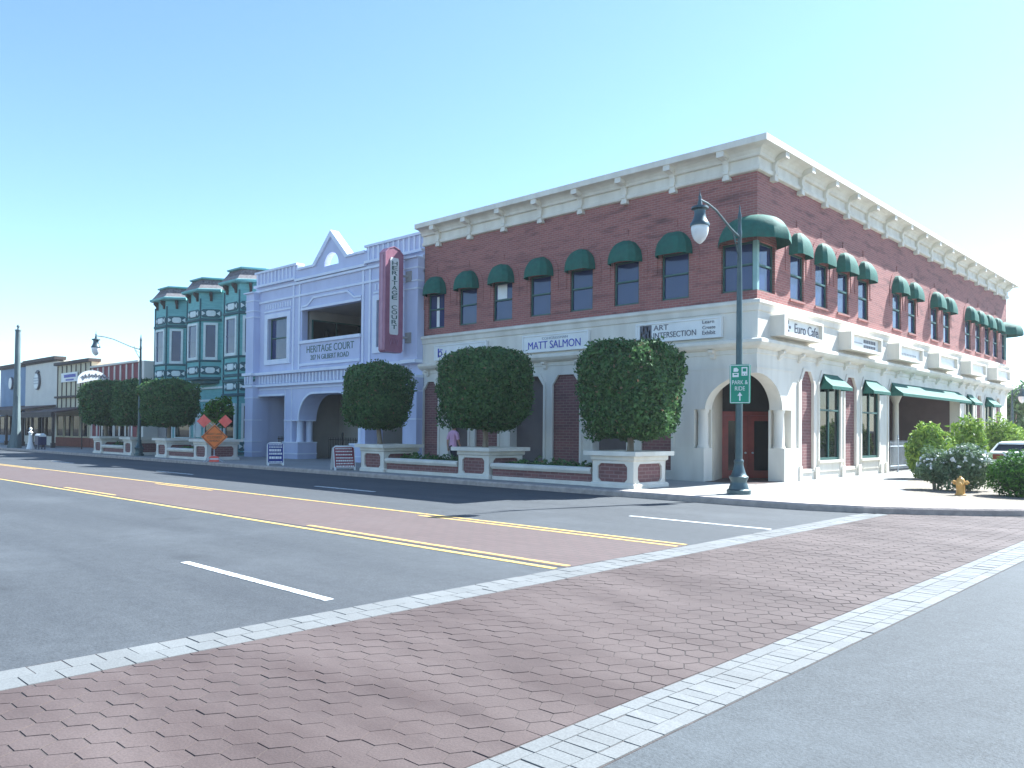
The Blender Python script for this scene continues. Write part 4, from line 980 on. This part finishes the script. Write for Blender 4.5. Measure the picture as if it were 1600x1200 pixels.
# ---------------------------------------------------------------- planters
def octo(u0, u1, v0, v1, c): return [(u0+c, v0), (u1-c, v0), (u1, v0+c), (u1, v1-c), (u1-c, v1), (u0+c, v1), (u0, v1-c), (u0, v0+c)]
def pedestal(label, x0, x1, group):
    y0, y1 = -4.40, -2.85
    t = thing('tree_planter', label, 'planter', ((x0+x1)/2, (y0+y1)/2, .15), group)
    g = MB()
    frs = [(FR_L(y0), x0, x1-.004), (FR_R(x1), y0+.004, y1)]
    for fr, a, b in frs: g.slab(fr, rect(a, b, .15, .92), [octo(a+.20, b-.20, .30, .80, .09)], 0, -.06)
    g.box(x0, x0+.02, y0, y1, .15, .92); g.box(x0, x1, y1-.02, y1, .15, .92)
    g.sweep([(x0, y0), (x1, y0), (x1, y1), (x0, y1), (x0, y0+.001)], [(0, .15), (.06, .15), (.06, .24), (.02, .28), (0, .28)])
    g.sweep([(x0, y0), (x1, y0), (x1, y1), (x0, y1), (x0, y0+.001)], [(0, .86), (.05, .90), (.05, 1.0), (0, 1.02)])
    g.build('body', 'stone', t)
    g = MB(); g.box(x0+.05, x1-.055, y0+.055, y1-.05, .18, .88); g.build('brick_panel', 'brick2', t)
    g = MB(); e = .17
    g.slab(FG, rect(x0-e, x1+e, y0-e, y1+e), [rect(x0+.12, x1-.12, y0+.12, y1-.12)], 1.13, 1.01, back=True); g.build('cap', 'stone', t)
    g = MB(); g.box(x0+.10, x1-.10, y0+.10, y1-.10, .9, 1.06); g.build('soil', 'soil', t)
    return t
def low_wall(label, x0, x1, group):
    t = thing('planter_wall', label, 'planter wall', ((x0+x1)/2, -4.2, .15), group)
    g = MB(); g.box(x0, x1, -4.34, -4.14, .15, .26); g.build('foot', 'stone', t)
    g = MB(); g.box(x0, x1, -4.31, -4.16, .26, .48); g.build('brick_course', 'brick2', t)
    g = MB(); f2 = (Vector((x0, 0, 0)), Vector((0, 1, 0)), Vector((0, 0, 1)), Vector((-1, 0, 0)))
    g.slab(f2, [(-4.36, .48), (-4.10, .48), (-4.06, .56), (-4.06, .63), (-4.12, .66), (-4.36, .66), (-4.42, .62), (-4.42, .56)], [], 0, -(x1-x0), back=True); g.build('cap', 'stone', t)
    return t
NEARP = 'tree planters before the brick building'; FARP = 'tree planters before the teal building and shops'
pedestal('cream pedestal planter with two brick panels nearest the street corner', -2.66, -1.28, NEARP)
pedestal('cream pedestal planter under the widest round tree, beside the person in pink', -8.08, -6.68, NEARP)
pedestal('cream pedestal planter beside the maroon sandwich board', -13.30, -11.95, NEARP)
pedestal('cream pedestal planter directly behind the orange roadwork sign', -26.7, -25.35, FARP)
pedestal('cream pedestal planter just right of the far street lamp', -30.95, -29.7, FARP)
pedestal('cream pedestal planter just left of the far street lamp', -35.2, -34.05, FARP)
pedestal('cream pedestal planter farthest left, before the battened shop', -39.6, -38.4, FARP)
low_wall('low cream planter wall with brick stripe between the corner planter and the middle planter', -6.6, -2.72, 'low planter walls')
low_wall('low cream planter wall with brick stripe left of the person in pink', -11.88, -8.14, 'low planter walls')
low_wall('low cream planter wall left of the orange roadwork sign', -29.63, -26.76, 'low planter walls')
low_wall('low cream planter wall left of the far street lamp', -38.34, -35.26, 'low planter walls')

# ---------------------------------------------------------------- foliage
def leaf_quads(centers, normals, size, spread=.8, asp=.5):
    n = len(centers)
    d = normals+rng.normal(0, spread, (n, 3)); d /= np.linalg.norm(d, axis=1)[:, None]
    a = np.cross(d, rng.normal(0, 1, (n, 3))); a /= np.linalg.norm(a, axis=1)[:, None]; b = np.cross(d, a)
    s = (size*rng.uniform(.65, 1.35, n))[:, None]
    A, B = a*s, b*s*asp
    V = np.stack([centers-A, centers-B+A*.1+d*s*.12, centers+A, centers+B+A*.1+d*s*.12], 1).reshape(-1, 3)
    return V
def lumps(u, k, amp, seed, wide=.06):
    r = np.random.default_rng(seed); dirs = r.normal(0, 1, (k, 3)); dirs /= np.linalg.norm(dirs, axis=1)[:, None]
    amps = r.uniform(-.6, 1, k)*amp
    return (np.exp(-((1-u@dirs.T)/wide))*amps).sum(1)
def crown_mesh(mb, c, rx, ry, rz, p, n, size, seed, lump=.10, shell=(.80, 1.03), core=.80, taper=0.0, spread=.8, asp=.5, k=40, mi=0, wide=.06, stray=0.0):
    r = np.random.default_rng(seed)
    u = r.normal(0, 1, (n, 3)); u /= np.linalg.norm(u, axis=1)[:, None]
    def surf(u):
        q = (np.abs(u)**p).sum(1)**(-1/p); rad = q*(1+lumps(u, k, lump, seed, wide))
        P = u*rad[:, None]*np.array([rx, ry, rz]); tp = 1+taper*P[:, 2:3]/rz; P[:, :2] *= tp; return P
    P = surf(u); nn = np.sign(u)*np.abs(u)**(p-1)/np.array([rx, ry, rz]); nn /= np.linalg.norm(nn, axis=1)[:, None]
    fac = r.uniform(0, 1, n)**.6*(shell[1]-shell[0])+shell[0]; st = r.uniform(0, 1, n) < stray; fac[st] = r.uniform(1.03, 1.11, st.sum())
    P = P*fac[:, None]+np.array(c)
    V = leaf_quads(P, nn, size, spread, asp)
    mb.add(V.tolist(), [(4*i, 4*i+1, 4*i+2, 4*i+3) for i in range(n)], mi)
    if core:
        K, T = 20, 12; vs = []
        for j in range(T+1):
            th = pi*j/T
            for i in range(K):
                ph = 2*pi*i/K; vs.append((sin(th)*cos(ph), sin(th)*sin(ph), cos(th)))
        uu = np.array(vs); uu[np.abs(uu) < 1e-6] = 1e-6
        Q = surf(uu)*core+np.array(c)
        mb.add(Q.tolist(), [(j*K+i, (j+1)*K+i, (j+1)*K+(i+1)%K, j*K+(i+1)%K) for j in range(T) for i in range(K)], mi)
def topiary(label, x, y, zb, zt, rx, ry, p, n, seed, group, lean=0, trunk=.09, taper=.035, size=.058):
    t = thing('topiary_tree', label, 'tree', (x, y, 1.06), group)
    g = MB(); zc = (zb+zt)/2; rz = (zt-zb)/2
    crown_mesh(g, (x, y, zc), rx, ry, rz, p, n, size, seed, .11, shell=(.84, 1.05), k=110, wide=.016, stray=.055, taper=taper, mi=0)
    g.build('crown', 'leaf', t)
    g = MB(); g.tube([(x+lean, y, 1.04), (x+lean*.7, y+.02, 1.3), (x+lean*.2, y, zb+.1), (x, y, zc)], [trunk*1.25, trunk, trunk*.9, trunk*.6], 10)
    for i in range(5):
        a = 2*pi*i/5+seed; g.tube([(x, y, zb+.05), (x+.35*cos(a), y+.35*sin(a), zb+.5), (x+.8*cos(a), y+.8*sin(a), zc+.2)], [.05, .04, .02], 6)
    g.build('trunk', 'bark', t)
    return t
NG = 'round clipped trees before the brick building'; FGp = 'round clipped trees before the teal building and shops'
topiary('clipped round dark green tree in the planter nearest the street corner', -1.95, -3.6, 1.60, 4.08, 1.15, 1.15, 4.0, 26000, 11, NG)
topiary('widest clipped dark green tree with brownish patches on its top, in the middle planter', -7.66, -3.6, 1.80, 4.25, 1.25, 1.25, 3.8, 28000, 22, NG)
topiary('clipped boxy dark green tree in front of the lavender arch, leaning trunk', -13.4, -3.6, 1.78, 4.04, 1.01, 1.01, 4.0, 21000, 33, NG, .18)
t3 = topiary('clipped dark green tree right of the far street lamp, before the teal building', -30.85, -3.8, 1.82, 4.06, 1.22, 1.22, 3.6, 11000, 44, FGp, size=.075)
dup(t3, (-34.95, -3.7, 1.06), 1.3, 'clipped dark green tree half hidden behind the far street lamp', (1.0, 1.0, 1.05))
dup(t3, (-39.6, -3.7, 1.06), 2.9, 'clipped dark green tree farthest left, below the white arched sign', (1.10, 1.10, 1.08))
# loose young tree behind the flags
t = thing('young_tree', 'thin leafy young tree behind the orange roadwork sign', 'tree', (-26.0, -3.6, 1.06))
g = MB()
for i in range(7):
    a = i*2.4; crown_mesh(g, (-26.0+.45*cos(a), -3.6+.45*sin(a), 2.0+.22*i*.7), .34, .34, .30, 2, 260, .085, 60+i, .15, core=0, shell=(.2, 1.1))
g.build('crown', 'leaf_d', t)
g = MB(); g.tube([(-26, -3.6, 1.04), (-25.97, -3.58, 1.8), (-26.02, -3.62, 2.9)], [.04, .03, .012], 6)
for i in range(6):
    a = i*2.4; g.tube([(-26, -3.6, 1.6+.15*i), (-26.0+.45*cos(a), -3.6+.45*sin(a), 2.0+.16*i)], [.015, .006], 5)
g.build('trunk', 'bark', t)
# low planting behind the planter walls
g = MB()
for x0, x1 in ((-6.6, -2.75), (-11.85, -8.15), (-29.6, -26.8), (-38.3, -35.3)):
    x = x0+.25
    while x < x1-.1:
        for y in (-3.75, -3.25):
            crown_mesh(g, (x+random.uniform(-.1, .1), y, .40), .34, .32, random.uniform(.26, .42), 2, 130, .07, int(x*100)+int(y*10)+9000, .15, core=.7)
        x += .42
o = g.build('ground_cover', 'leaf', None); o['kind'] = 'stuff'

# shrubs, hydrant, fence, car on the right
def shrub(label, x, y, z0, z1, rx, ry, n, size, mat, seed, group, stems=5, flowers=0, p=2.0, lump=.45, core=.45, asp=.38):
    t = thing('shrub', label, 'shrub', (x, y, .15), group)
    g = MB(); zc = (z0+z1)/2; rz = (z1-z0)/2
    crown_mesh(g, (x, y, zc), rx, ry, rz, p, n, size, seed, lump, shell=(.45, 1.14), core=core, spread=1.0, asp=asp, k=26)
    r = random.Random(seed)
    gs = MB()
    for i in range(stems):
        a = 2*pi*i/stems+r.random(); q = r.uniform(.3, .7)
        gs.tube([(x+.06*cos(a), y+.06*sin(a), .13), (x+rx*q*.5*cos(a), y+ry*q*.5*sin(a), z0+.15), (x+rx*q*cos(a), y+ry*q*sin(a), zc)], [.022, .016, .008], 5)
    gs.build('stems', 'bark', t)
    if flowers:
        rr = np.random.default_rng(seed+1); u = rr.normal(0, 1, (flowers, 3)); u[:, 2] = np.abs(u[:, 2]); u /= np.linalg.norm(u, axis=1)[:, None]
        P = u*np.array([rx, ry, rz])*1.06+np.array([x, y, zc])
        V = leaf_quads(np.repeat(P, 4, 0)+rr.normal(0, .02, (flowers*4, 3)), np.repeat(u, 4, 0), .042, .8, .8)
        g.add(V.tolist(), [(4*i, 4*i+1, 4*i+2, 4*i+3) for i in range(flowers*4)], 1)
    g.build('foliage', [mat, 'flower'], t)
    return t
SG = 'shrubs beside the parking bay'
shrub('grey green shrub with pale flowers left of the yellow hydrant', 4.30, 1.90, .34, 1.14, .44, .44, 2600, .058, 'leaf_g', 101, SG, 6, 60)
shrub('grey green shrub with many white flowers behind the yellow hydrant', 5.05, 1.95, .26, 1.34, .56, .5, 3800, .058, 'leaf_g', 102, SG, 5, 110)
shrub('dense dark clipped shrub at the right edge with bright green top', 6.66, .95, .14, 1.13, .80, .62, 7000, .05, 'leaf_d', 103, SG, 5, 0, 2.3, .22, .75)
shrub('bright yellow green bushy shrub in front of the iron fence', 2.42, 7.6, .2, 1.88, .60, .55, 2800, .10, 'leaf_y', 104, SG, 5)
shrub('tall mid green shrub just left of the white car', 3.30, 9.3, .2, 2.0, .50, .50, 2600, .095, 'leaf_y', 105, SG, 5, 12)
shrub('wide bright green shrub behind the white car', 2.95, 15.3, .3, 2.08, .85, .6, 4200, .09, 'leaf_y', 106, SG, 5)
shrub('bright green shrub behind the white car at the right edge of view', 4.15, 16.6, .3, 2.06, .75, .6, 3600, .09, 'leaf_y', 107, SG, 5)
H = thing('fire_hydrant', 'short yellow fire hydrant standing in the gravel', 'fire hydrant', (5.36, .12, .15)); hx, hy = 5.36, .12
g = MB(); g.lathe((hx, hy, .15), [(.13, 0), (.13, .03), (.10, .04), (.098, .26), (.115, .27), (.115, .30), (.105, .31), (.10, .36), (.075, .42), (.03, .445), (.03, .47), (.018, .475)], 16); g.build('body', 'hydrant', H)
for d in ((1, 0), (-1, 0), (0, -1)):
    g = MB(); a = Vector((hx+d[0]*.09, hy+d[1]*.09, .47 if d[1] == 0 else .42)); r_ = .045 if d[1] == 0 else .062
    g.lathe(a, [(r_*.8, 0), (r_*.8, .03), (r_*1.15, .032), (r_*1.15, .075), (r_*.4, .09), (r_*.35, .11)], 10, axis=(d[0], d[1], 0)); g.build('nozzle_cap', 'hydrant', H)
FN = thing('iron_fence', 'grey iron fence with pointed bars across the patio opening', 'fence', (.06, 15.9, .15))
g = MB()
for z in (.40, 1.18): g.cyl((.06, 11.1, z), (.06, 20.8, z), .022, .022, 6)
for i in range(70):
    y = 11.15+i*.14; g.cyl((.06, y, .28), (.06, y, 1.30), .013, .013, 5); g.cyl((.06, y, 1.30), (.06, y, 1.42), .02, .003, 5)
g.build('bars', 'fence', FN)
for y in (12.0, 13.62, 15.3, 17.0, 18.7, 20.4):
    g = MB(); g.lathe((.06, y, .15), [(.05, 0), (.05, .03), (.032, .04), (.032, 1.30), (.045, 1.32), (.02, 1.36), (.04, 1.42), (.005, 1.5)], 8); g.build('post', 'fence', FN)
# parked car
CR = thing('parked_car', 'white parked car mostly hidden behind shrubs', 'car', (4.55, 12.2, .153))
def car_build():
    cx, cy, z = 4.55, 12.2, .153
    W = .86
    fr = (Vector((cx, cy, z)), Vector((0, 1, 0)), Vector((0, 0, 1)), Vector((1, 0, 0)))
    prof = [(-2.1, .30), (-1.75, .30), (-1.66, .48), (-1.42, .62), (-1.18, .58), (-1.0, .30), (1.0, .30), (1.08, .48), (1.3, .62), (1.55, .58), (1.72, .30), (2.1, .32), (2.15, .62), (2.05, .80), (1.2, .90), (.9, .93), (-1.75, .95), (-2.08, .90), (-2.16, .62)]
    g = MB(); g.slab(fr, prof, [], W, -W, back=True); g.build('body', 'car', CR)
    b0, b1, t0, t1 = -1.85, 1.0, -1.45, .25; zb, zt = .90, 1.19; wb, wt = .84, .70
    g = MB()
    vs = [P3(fr, y, zz, x) for y, zz, x in ((b0, zb, -wb), (b1, zb, -wb), (b1, zb, wb), (b0, zb, wb), (t0, zt, -wt), (t1, zt, -wt), (t1, zt, wt), (t0, zt, wt))]
    g.add(vs, [(0, 1, 5, 4), (1, 2, 6, 5), (2, 3, 7, 6), (3, 0, 4, 7)]); g.build('glass', 'glass_dim', CR)
    g = MB(); rows = []
    for zz, k in ((zt-.01, 1.0), (zt+.05, .97), (zt+.09, .84), (zt+.11, .45)):
        rows.append([P3(fr, (t0+t1)/2+(y-(t0+t1)/2)*k, zz, x*k) for y, x in ((t0-.05, -wt), (t0-.05, wt), (t1+.05, wt), (t1+.05, -wt))])
    for a, b in zip(rows, rows[1:]):
        for i in range(4): g.add([a[i], a[(i+1)%4], b[(i+1)%4], b[i]], [(0, 1, 2, 3)])
    g.add(rows[-1], [(0, 1, 2, 3)])
    for y0, y1 in ((b0, t0), (b1, t1), (-.4, -.4)):
        for s in (-1, 1): g.tube([P3(fr, y0, zb, s*wb*1.0), P3(fr, y1, zt, s*wt*1.0)], .035, 6)
    g.build('roof', 'car', CR)
    for y in (-1.42, 1.32):
        for s in (-1, 1):
            g = MB(); g.lathe(P3(fr, y, .31, s*(W-.16)), [(.2, 0), (.30, .01), (.31, .04), (.31, .15), (.29, .18), (.2, .18)], 20, axis=Vector((1, 0, 0))*s); wh = g.build('wheel', 'rubber', CR)
            g = MB(); g.lathe(P3(fr, y, .31, s*(W-.16)), [(.2, .16), (.19, .19), (.05, .17)], 14, axis=Vector((1, 0, 0))*s); g.build('rim', 'fence', wh)
    for s in (-1, 1):
        g = MB(); g.fbox(fr, -2.18, -2.1, .66, .84, s*.55-.16, s*.55+.16); g.build('tail_light', 'red', CR)
car_build()
# trees and a wall beyond the far end of the brick building
def far_tree(label, x, y, h, r, seed):
    t = thing('leafy_tree', label, 'tree', (x, y, .1), 'trees beyond the brick building')
    g = MB(); rr = random.Random(seed)
    for i in range(9):
        a = rr.uniform(0, 2*pi); q = rr.uniform(.1, .65)*r
        crown_mesh(g, (x+q*cos(a), y+q*sin(a), h*rr.uniform(.35, .85)), r*.5, r*.5, h*.2, 2, 420, .17, seed*10+i, .25, core=.55, shell=(.5, 1.1))
    g.build('crown', 'leaf_f', t)
    g = MB(); g.tube([(x, y, .0), (x+.1, y, h*.35), (x, y+.1, h*.7)], [.18, .13, .05], 8)
    for i in range(5):
        a = i*1.3; g.tube([(x, y, h*.3), (x+r*.5*cos(a), y+r*.5*sin(a), h*.62)], [.08, .03], 5)
    g.build('trunk', 'bark', t)
far_tree('pale green tree just past the far corner of the brick building', -2.2, 42, 5.0, 2.3, 5)
far_tree('pale green tree at the right edge, beyond the small street lamp', 1.6, 47, 5.2, 2.6, 6)
far_tree('pale green tree farthest beyond the brick building', -1.2, 60, 6.0, 3.4, 7)
BW = thing('boundary_wall', 'low tan wall at the right edge beyond the shrubs', 'wall', (3, 37, .15))
g = MB(); g.box(-.2, 10, 37, 37.25, .12, 1.7); g.build('wall', 'redbase', BW)
g = MB(); g.box(-.3, 10.1, 36.92, 37.33, 1.7, 1.86); g.build('cap', 'stone', BW)

# ---------------------------------------------------------------- small street things
def aframe(label, x, y, rz, h, wd, mat, rows, group):
    t = thing('sandwich_board', label, 'sandwich board', (x, y, .15), group)
    for s in (1, -1):
        g = MB(); tp = .05*s; ft = .30*s
        fr = (Vector((x+ft, y, .15)), Vector((0, 1*s, 0)), Vector((tp-ft, 0, h)).normalized(), Vector((h, 0, ft-tp)).normalized()*s)
        if s < 0: fr = (fr[0], fr[1], fr[2], Vector((-h, 0, -(tp-ft)*-1)).normalized())
        L_ = math.hypot(h, ft-tp)
        g.slab(fr, [(-wd/2, 0), (-wd/2+.07, 0), (-wd/2+.07, .08), (wd/2-.07, .08), (wd/2-.07, 0), (wd/2, 0), (wd/2, L_-.1), (wd/2-.12, L_), (-wd/2+.12, L_), (-wd/2, L_-.1)], [], .012, -.012, back=True)
        o = g.build('panel', 'sign_w', t)
        g = MB(); g.slab(fr, octo(-wd/2+.03, wd/2-.03, .10, L_-.06, .04), [], .017, .010); g.build('poster', mat, o)
        g = MB(); rr = random.Random(int(x*10)+s)
        for v, hh, k in rows:
            a = -wd/2+.08
            while a < wd/2-.10:
                b = a+rr.uniform(.02, .05)*k; b = min(b, wd/2-.06); g.fbox(fr, a, b, v*L_, v*L_+hh, .016, .021); a = b+.014
        g.build('lettering', 'sign_w', o)
    t.rotation_euler = (0, 0, rz)
    return t
SB = 'sandwich boards on the pavement'
aframe('navy blue sandwich board with white lettering before the lavender building', -19.1, -4.5, -.45, .95, .66, 'navy', [(.12, .05, 1.4), (.28, .10, 1.8), (.46, .08, 1.2), (.60, .10, 1.5), (.76, .05, 1.2), (.86, .05, 1.0)], SB)
aframe('maroon sandwich board with white lettering beside the planter', -14.2, -4.55, -.35, .90, .80, 'maroon', [(.12, .06, 1.4), (.24, .05, 1.2), (.35, .06, 1.4), (.47, .05, 1.2), (.60, .05, 1.3), (.73, .05, 1.0), (.85, .04, 1.0)], SB)
# roadwork sign
t = thing('roadwork_sign', 'orange diamond roadwork sign with two red flags on a small stand', 'sign', (-23.43, -5.0, .15))
ang = -.42; nx, nyv = cos(ang), sin(ang)
frs = (Vector((-23.43, -5.0, 0)), Vector((-nyv, nx, 0)), Vector((0, 0, 1)), Vector((nx, nyv, 0)))
hw = .56
g = MB(); g.slab(frs, [(0, 1.27-hw), (hw, 1.27), (0, 1.27+hw), (-hw, 1.27)], [], .05, .03, back=True); pl = g.build('diamond_panel', 'orange', t)
g = MB(); e = .05
g.slab(frs, [(0, 1.27-hw+e), (hw-e, 1.27), (0, 1.27+hw-e), (-hw+e, 1.27)], [[(0, 1.27-hw+e*1.6), (hw-e*1.6, 1.27), (0, 1.27+hw-e*1.6), (-hw+e*1.6, 1.27)]], .055, .049)
for s_, w_, z_ in (('RIGHT LANE', .66, 1.35), ('CLOSED', .60, 1.20), ('AHEAD', .44, 1.05)): g.text(frs, s_, -w_/2, z_, w_, .10, .05, depth=.004)
g.build('lettering', 'black', pl)
g = MB(); g.cyl(P3(frs, 0, .15, .0), P3(frs, 0, 1.85, .0), .02, .02, 6)
for s in (-1, 1): g.cyl(P3(frs, -.12*s, 1.55, -.02), P3(frs, .50*s, 2.22, -.02), .013, .013, 6); g.cyl(P3(frs, 0, .45, 0), P3(frs, .45*s, .16, -.25), .016, .016, 6); g.cyl(P3(frs, 0, .45, 0), P3(frs, .35*s, .16, .25), .016, .016, 6)
g.build('stand', 'fence', t)
for s, tl in ((-1, .10), (1, -.12)):
    g = MB(); c = (.45*s, 1.97); q = []
    for i in range(5):
        for j in range(5):
            a, b = (i/4-.5)*.42, (j/4-.5)*.42
            u = c[0]+(a-b)*.7071; v = c[1]+(a+b)*.7071
            q.append(P3(frs, u, v, .02+.02*sin(6*a+s)+.015*cos(7*b)))
    g.add(q, [(i*5+j, i*5+j+1, (i+1)*5+j+1, (i+1)*5+j) for i in range(4) for j in range(4)]); g.build('flag', 'flag', t)
g = MB(); crown = [(-.2, .16), (.2, .16), (.21, .36), (.10, .42), (-.10, .42), (-.21, .36)]
g.slab(frs, crown, [], .12, -.12, back=True); g.build('sandbag', 'flag', t)
g = MB(); g.fbox(frs, -.19, .19, .26, .32, .121, .128); g.build('sandbag_stripe', 'sign_w', t)
# utility pole
t = thing('utility_pole', 'tall grey green pole with wide battered base at the far left', 'pole', (-53.6, -4.7, .15))
g = MB(); g.lathe((-53.5, -4.7, .15), [(.36, 0), (.32, .8), (.27, 1.6), (.225, 3.2), (.205, 5.0)], 14); g.build('lower_shaft', 'wood_g', t)
g = MB(); g.lathe((-53.5, -4.7, .15), [(.19, 5.0), (.18, 7.6), (.175, 8.25), (.20, 8.27), (.20, 8.35), (.08, 8.38), (.06, 8.5), (.11, 8.56), (.10, 8.62), (.02, 8.72)], 12); g.box(-53.85, -53.4, -4.74, -4.66, 8.0, 8.06); g.box(-53.82, -53.5, -4.72, -4.68, 6.9, 6.95); g.build('upper_shaft', 'wood_g', t)
g = MB(); g.tube([(-54.1, -4.9, .15), (-53.9, -4.82, .8), (-53.75, -4.75, 1.7), (-53.66, -4.72, 3.0)], [.22, .17, .12, .06], 8); g.tube([(-53.1, -4.75, .15), (-53.2, -4.72, .9), (-53.26, -4.7, 3.8)], [.10, .08, .06], 8); g.build('buttress', 'wood_g', t)
t = thing('white_post', 'slim white post with round cap beside the dark news box', 'post', (-50.3, -4.7, .15))
g = MB(); g.lathe((-50.3, -4.7, .15), [(.24, 0), (.22, .1), (.13, .5), (.11, 1.05), (.15, 1.08), (.15, 1.14), (.09, 1.18), (.05, 1.26), (.09, 1.32), (.10, 1.38), (.06, 1.45), (.01, 1.48)], 14); g.build('shaft', 'sign_w', t)
t = thing('news_box', 'dark blue newspaper box with white top labels at the kerb', 'news box', (-48.9, -4.5, .15))
g = MB()
for dx_ in (-.3, .3):
    for dy_ in (-.18, .18): g.box(-48.9+dx_-.03, -48.9+dx_+.03, -4.5+dy_-.03, -4.5+dy_+.03, .15, .5)
g.box(-49.3, -48.5, -4.75, -4.25, .45, 1.05); g.build('case', 'navy_d', t)
g = MB(); g.slab((Vector((-48.5, -4.5, 0)), Vector((0, 1, 0)), Vector((0, 0, 1)), Vector((1, 0, 0))), [(-.22, 1.0), (.22, 1.0), (.22, 1.10), (.12, 1.2), (0, 1.12), (-.12, 1.2), (-.22, 1.12)], [], .02, -.8, back=True); g.build('top_label', 'sign_w', t)

# ---------------------------------------------------------------- the person walking away behind the planter
PX, PY = -10.88, -2.05
PR_ = thing('person', 'person in a pink shirt and dark trousers walking away behind the low planter wall', 'person', (PX, PY, .15))
def person():
    J = {}; E = []; Rr = {}
    def add(n, x, y, z, rx, ry=None, par=None):
        J[n] = (PX+x, PY+y, .15+z); Rr[n] = (rx, ry or rx)
        if par: E.append((par, n))
    # facing +y (away from the street), x is left-right
    add('pelvis', 0, 0, .93, .135, .10); add('waist', 0, .0, 1.08, .125, .09, 'pelvis'); add('chest', 0, .0, 1.28, .155, .10, 'waist'); add('up', 0, -.01, 1.42, .12, .085, 'chest')
    add('neck', 0, .01, 1.50, .052, None, 'up'); add('jaw', 0, .04, 1.57, .066, .075, 'neck'); add('head', 0, .03, 1.66, .082, .10, 'jaw'); add('crown', 0, .02, 1.73, .055, .065, 'head')
    for s, nm, st in ((-1, 'l', .16), (1, 'r', -.16)):
        add('hip'+nm, s*.09, 0, .86, .095, None, 'pelvis'); add('knee'+nm, s*.10, st*.6+.03, .49, .062, None, 'hip'+nm); add('ank'+nm, s*.10, st*1.2-.03, .09, .042, None, 'knee'+nm); add('toe'+nm, s*.11, st*1.2+.15, .04, .032, None, 'ank'+nm)
        add('sh'+nm, s*.185, 0, 1.40, .058, None, 'up'); add('el'+nm, s*.25, -.02-st*.25, 1.13, .042, None, 'sh'+nm); add('wr'+nm, s*.255, .04-st*.5, .89, .028, None, 'el'+nm)
        add('palm'+nm, s*.252, .055-st*.55, .83, .032, .02, 'wr'+nm)
        for i in range(4):
            add('f%d%s' % (i, nm), s*.25, .03-st*.55+.02*i, .775+(.006 if i in (0, 3) else 0), .010, None, 'palm'+nm); add('g%d%s' % (i, nm), s*.24, .034-st*.55+.018*i, .735+(.012 if i in (0, 3) else 0), .008, None, 'f%d%s' % (i, nm))
        add('th'+nm, s*.235, .095-st*.55, .81, .011, None, 'palm'+nm); add('ti'+nm, s*.23, .11-st*.55, .775, .009, None, 'th'+nm)
    names = list(J); me = bpy.data.meshes.new('body'); me.from_pydata([J[n] for n in names], [(names.index(a), names.index(b)) for a, b in E], [])
    o = bpy.data.objects.new('tmp', me); col.objects.link(o)
    sk = o.modifiers.new('s', 'SKIN'); ss_ = o.modifiers.new('b', 'SUBSURF'); ss_.levels = 1; ss_.render_levels = 1
    for i, n in enumerate(names): me.skin_vertices[0].data[i].radius = Rr[n]
    me.skin_vertices[0].data[0].use_root = True
    bpy.context.view_layer.update()
    m2 = bpy.data.meshes.new_from_object(o.evaluated_get(bpy.context.evaluated_depsgraph_get()))
    bpy.data.objects.remove(o)
    vs = np.array([v.co[:] for v in m2.vertices]); fs = [tuple(p.vertices) for p in m2.polygons]
    g = MB(); g.add(vs.tolist(), fs, 0, True); g.build('body', 'skin', PR_)
    nrm = np.array([v.normal[:] for v in m2.vertices]); loc = vs-np.array([PX, PY, .15])
    def shell(name, mat, test, off):
        keep = [f for f in fs if all(test(loc[i]) for i in f)]
        g = MB(); g.add((vs+nrm*off).tolist(), keep, 0, True); g.build(name, mat, PR_)
    shell('shirt', 'shirt', lambda p: .86 < p[2] < 1.50 and (abs(p[0]) < .2 or p[2] > 1.14), .018)
    shell('trousers', 'trousers', lambda p: .06 < p[2] < 1.0 and abs(p[0]) < .20, .012)
    shell('hair', 'hair', lambda p: p[2] > 1.56 and (p[1] < .06 or p[2] > 1.70), .014)
    shell('shoes', 'black', lambda p: p[2] < .12, .012)
    g = MB()
    for s in (-1, 1): g.lathe((PX+s*.032, PY+.125, .15+1.655), [(.012, -.006), (.013, 0), (.008, .008)], 8, axis=(0, 1, 0)); g.lathe((PX+s*.088, PY+.03, .15+1.65), [(.02, -.008), (.028, 0), (.012, .012)], 8, axis=(s, 0, 0))
    g.lathe((PX, PY+.12, .15+1.63), [(.018, -.01), (.014, .012), (.006, .026)], 8, axis=(0, 1, 0)); g.fbox((Vector((PX, PY+.118, .15)), Vector((-1, 0, 0)), Vector((0, 0, 1)), Vector((0, 1, 0))), -.025, .025, 1.588, 1.598, -.01, .006)
    g.build('face_features', 'skin', PR_)
person()
# a hand's height of sunlight comes only from the sky and the one sun: no other lamps

# ---------------------------------------------------------------- thin haze volume, added to lift the shadows in place of lens veil
hm = bpy.data.materials.new('haze'); hm.use_nodes = True; hn = hm.node_tree.nodes; hn.remove(hn['Principled BSDF'])
pv = hn.new('ShaderNodeVolumePrincipled'); pv.inputs['Color'].default_value = (.93, .96, 1, 1); pv.inputs['Density'].default_value = .00045; pv.inputs['Anisotropy'].default_value = .35
hm.node_tree.links.new(pv.outputs[0], hn['Material Output'].inputs['Volume'])
MT['haze'] = hm
g = MB(); g.box(-720, 720, -720, 720, -2.0, 12.2); o = g.build('haze', 'haze'); o['kind'] = 'stuff'
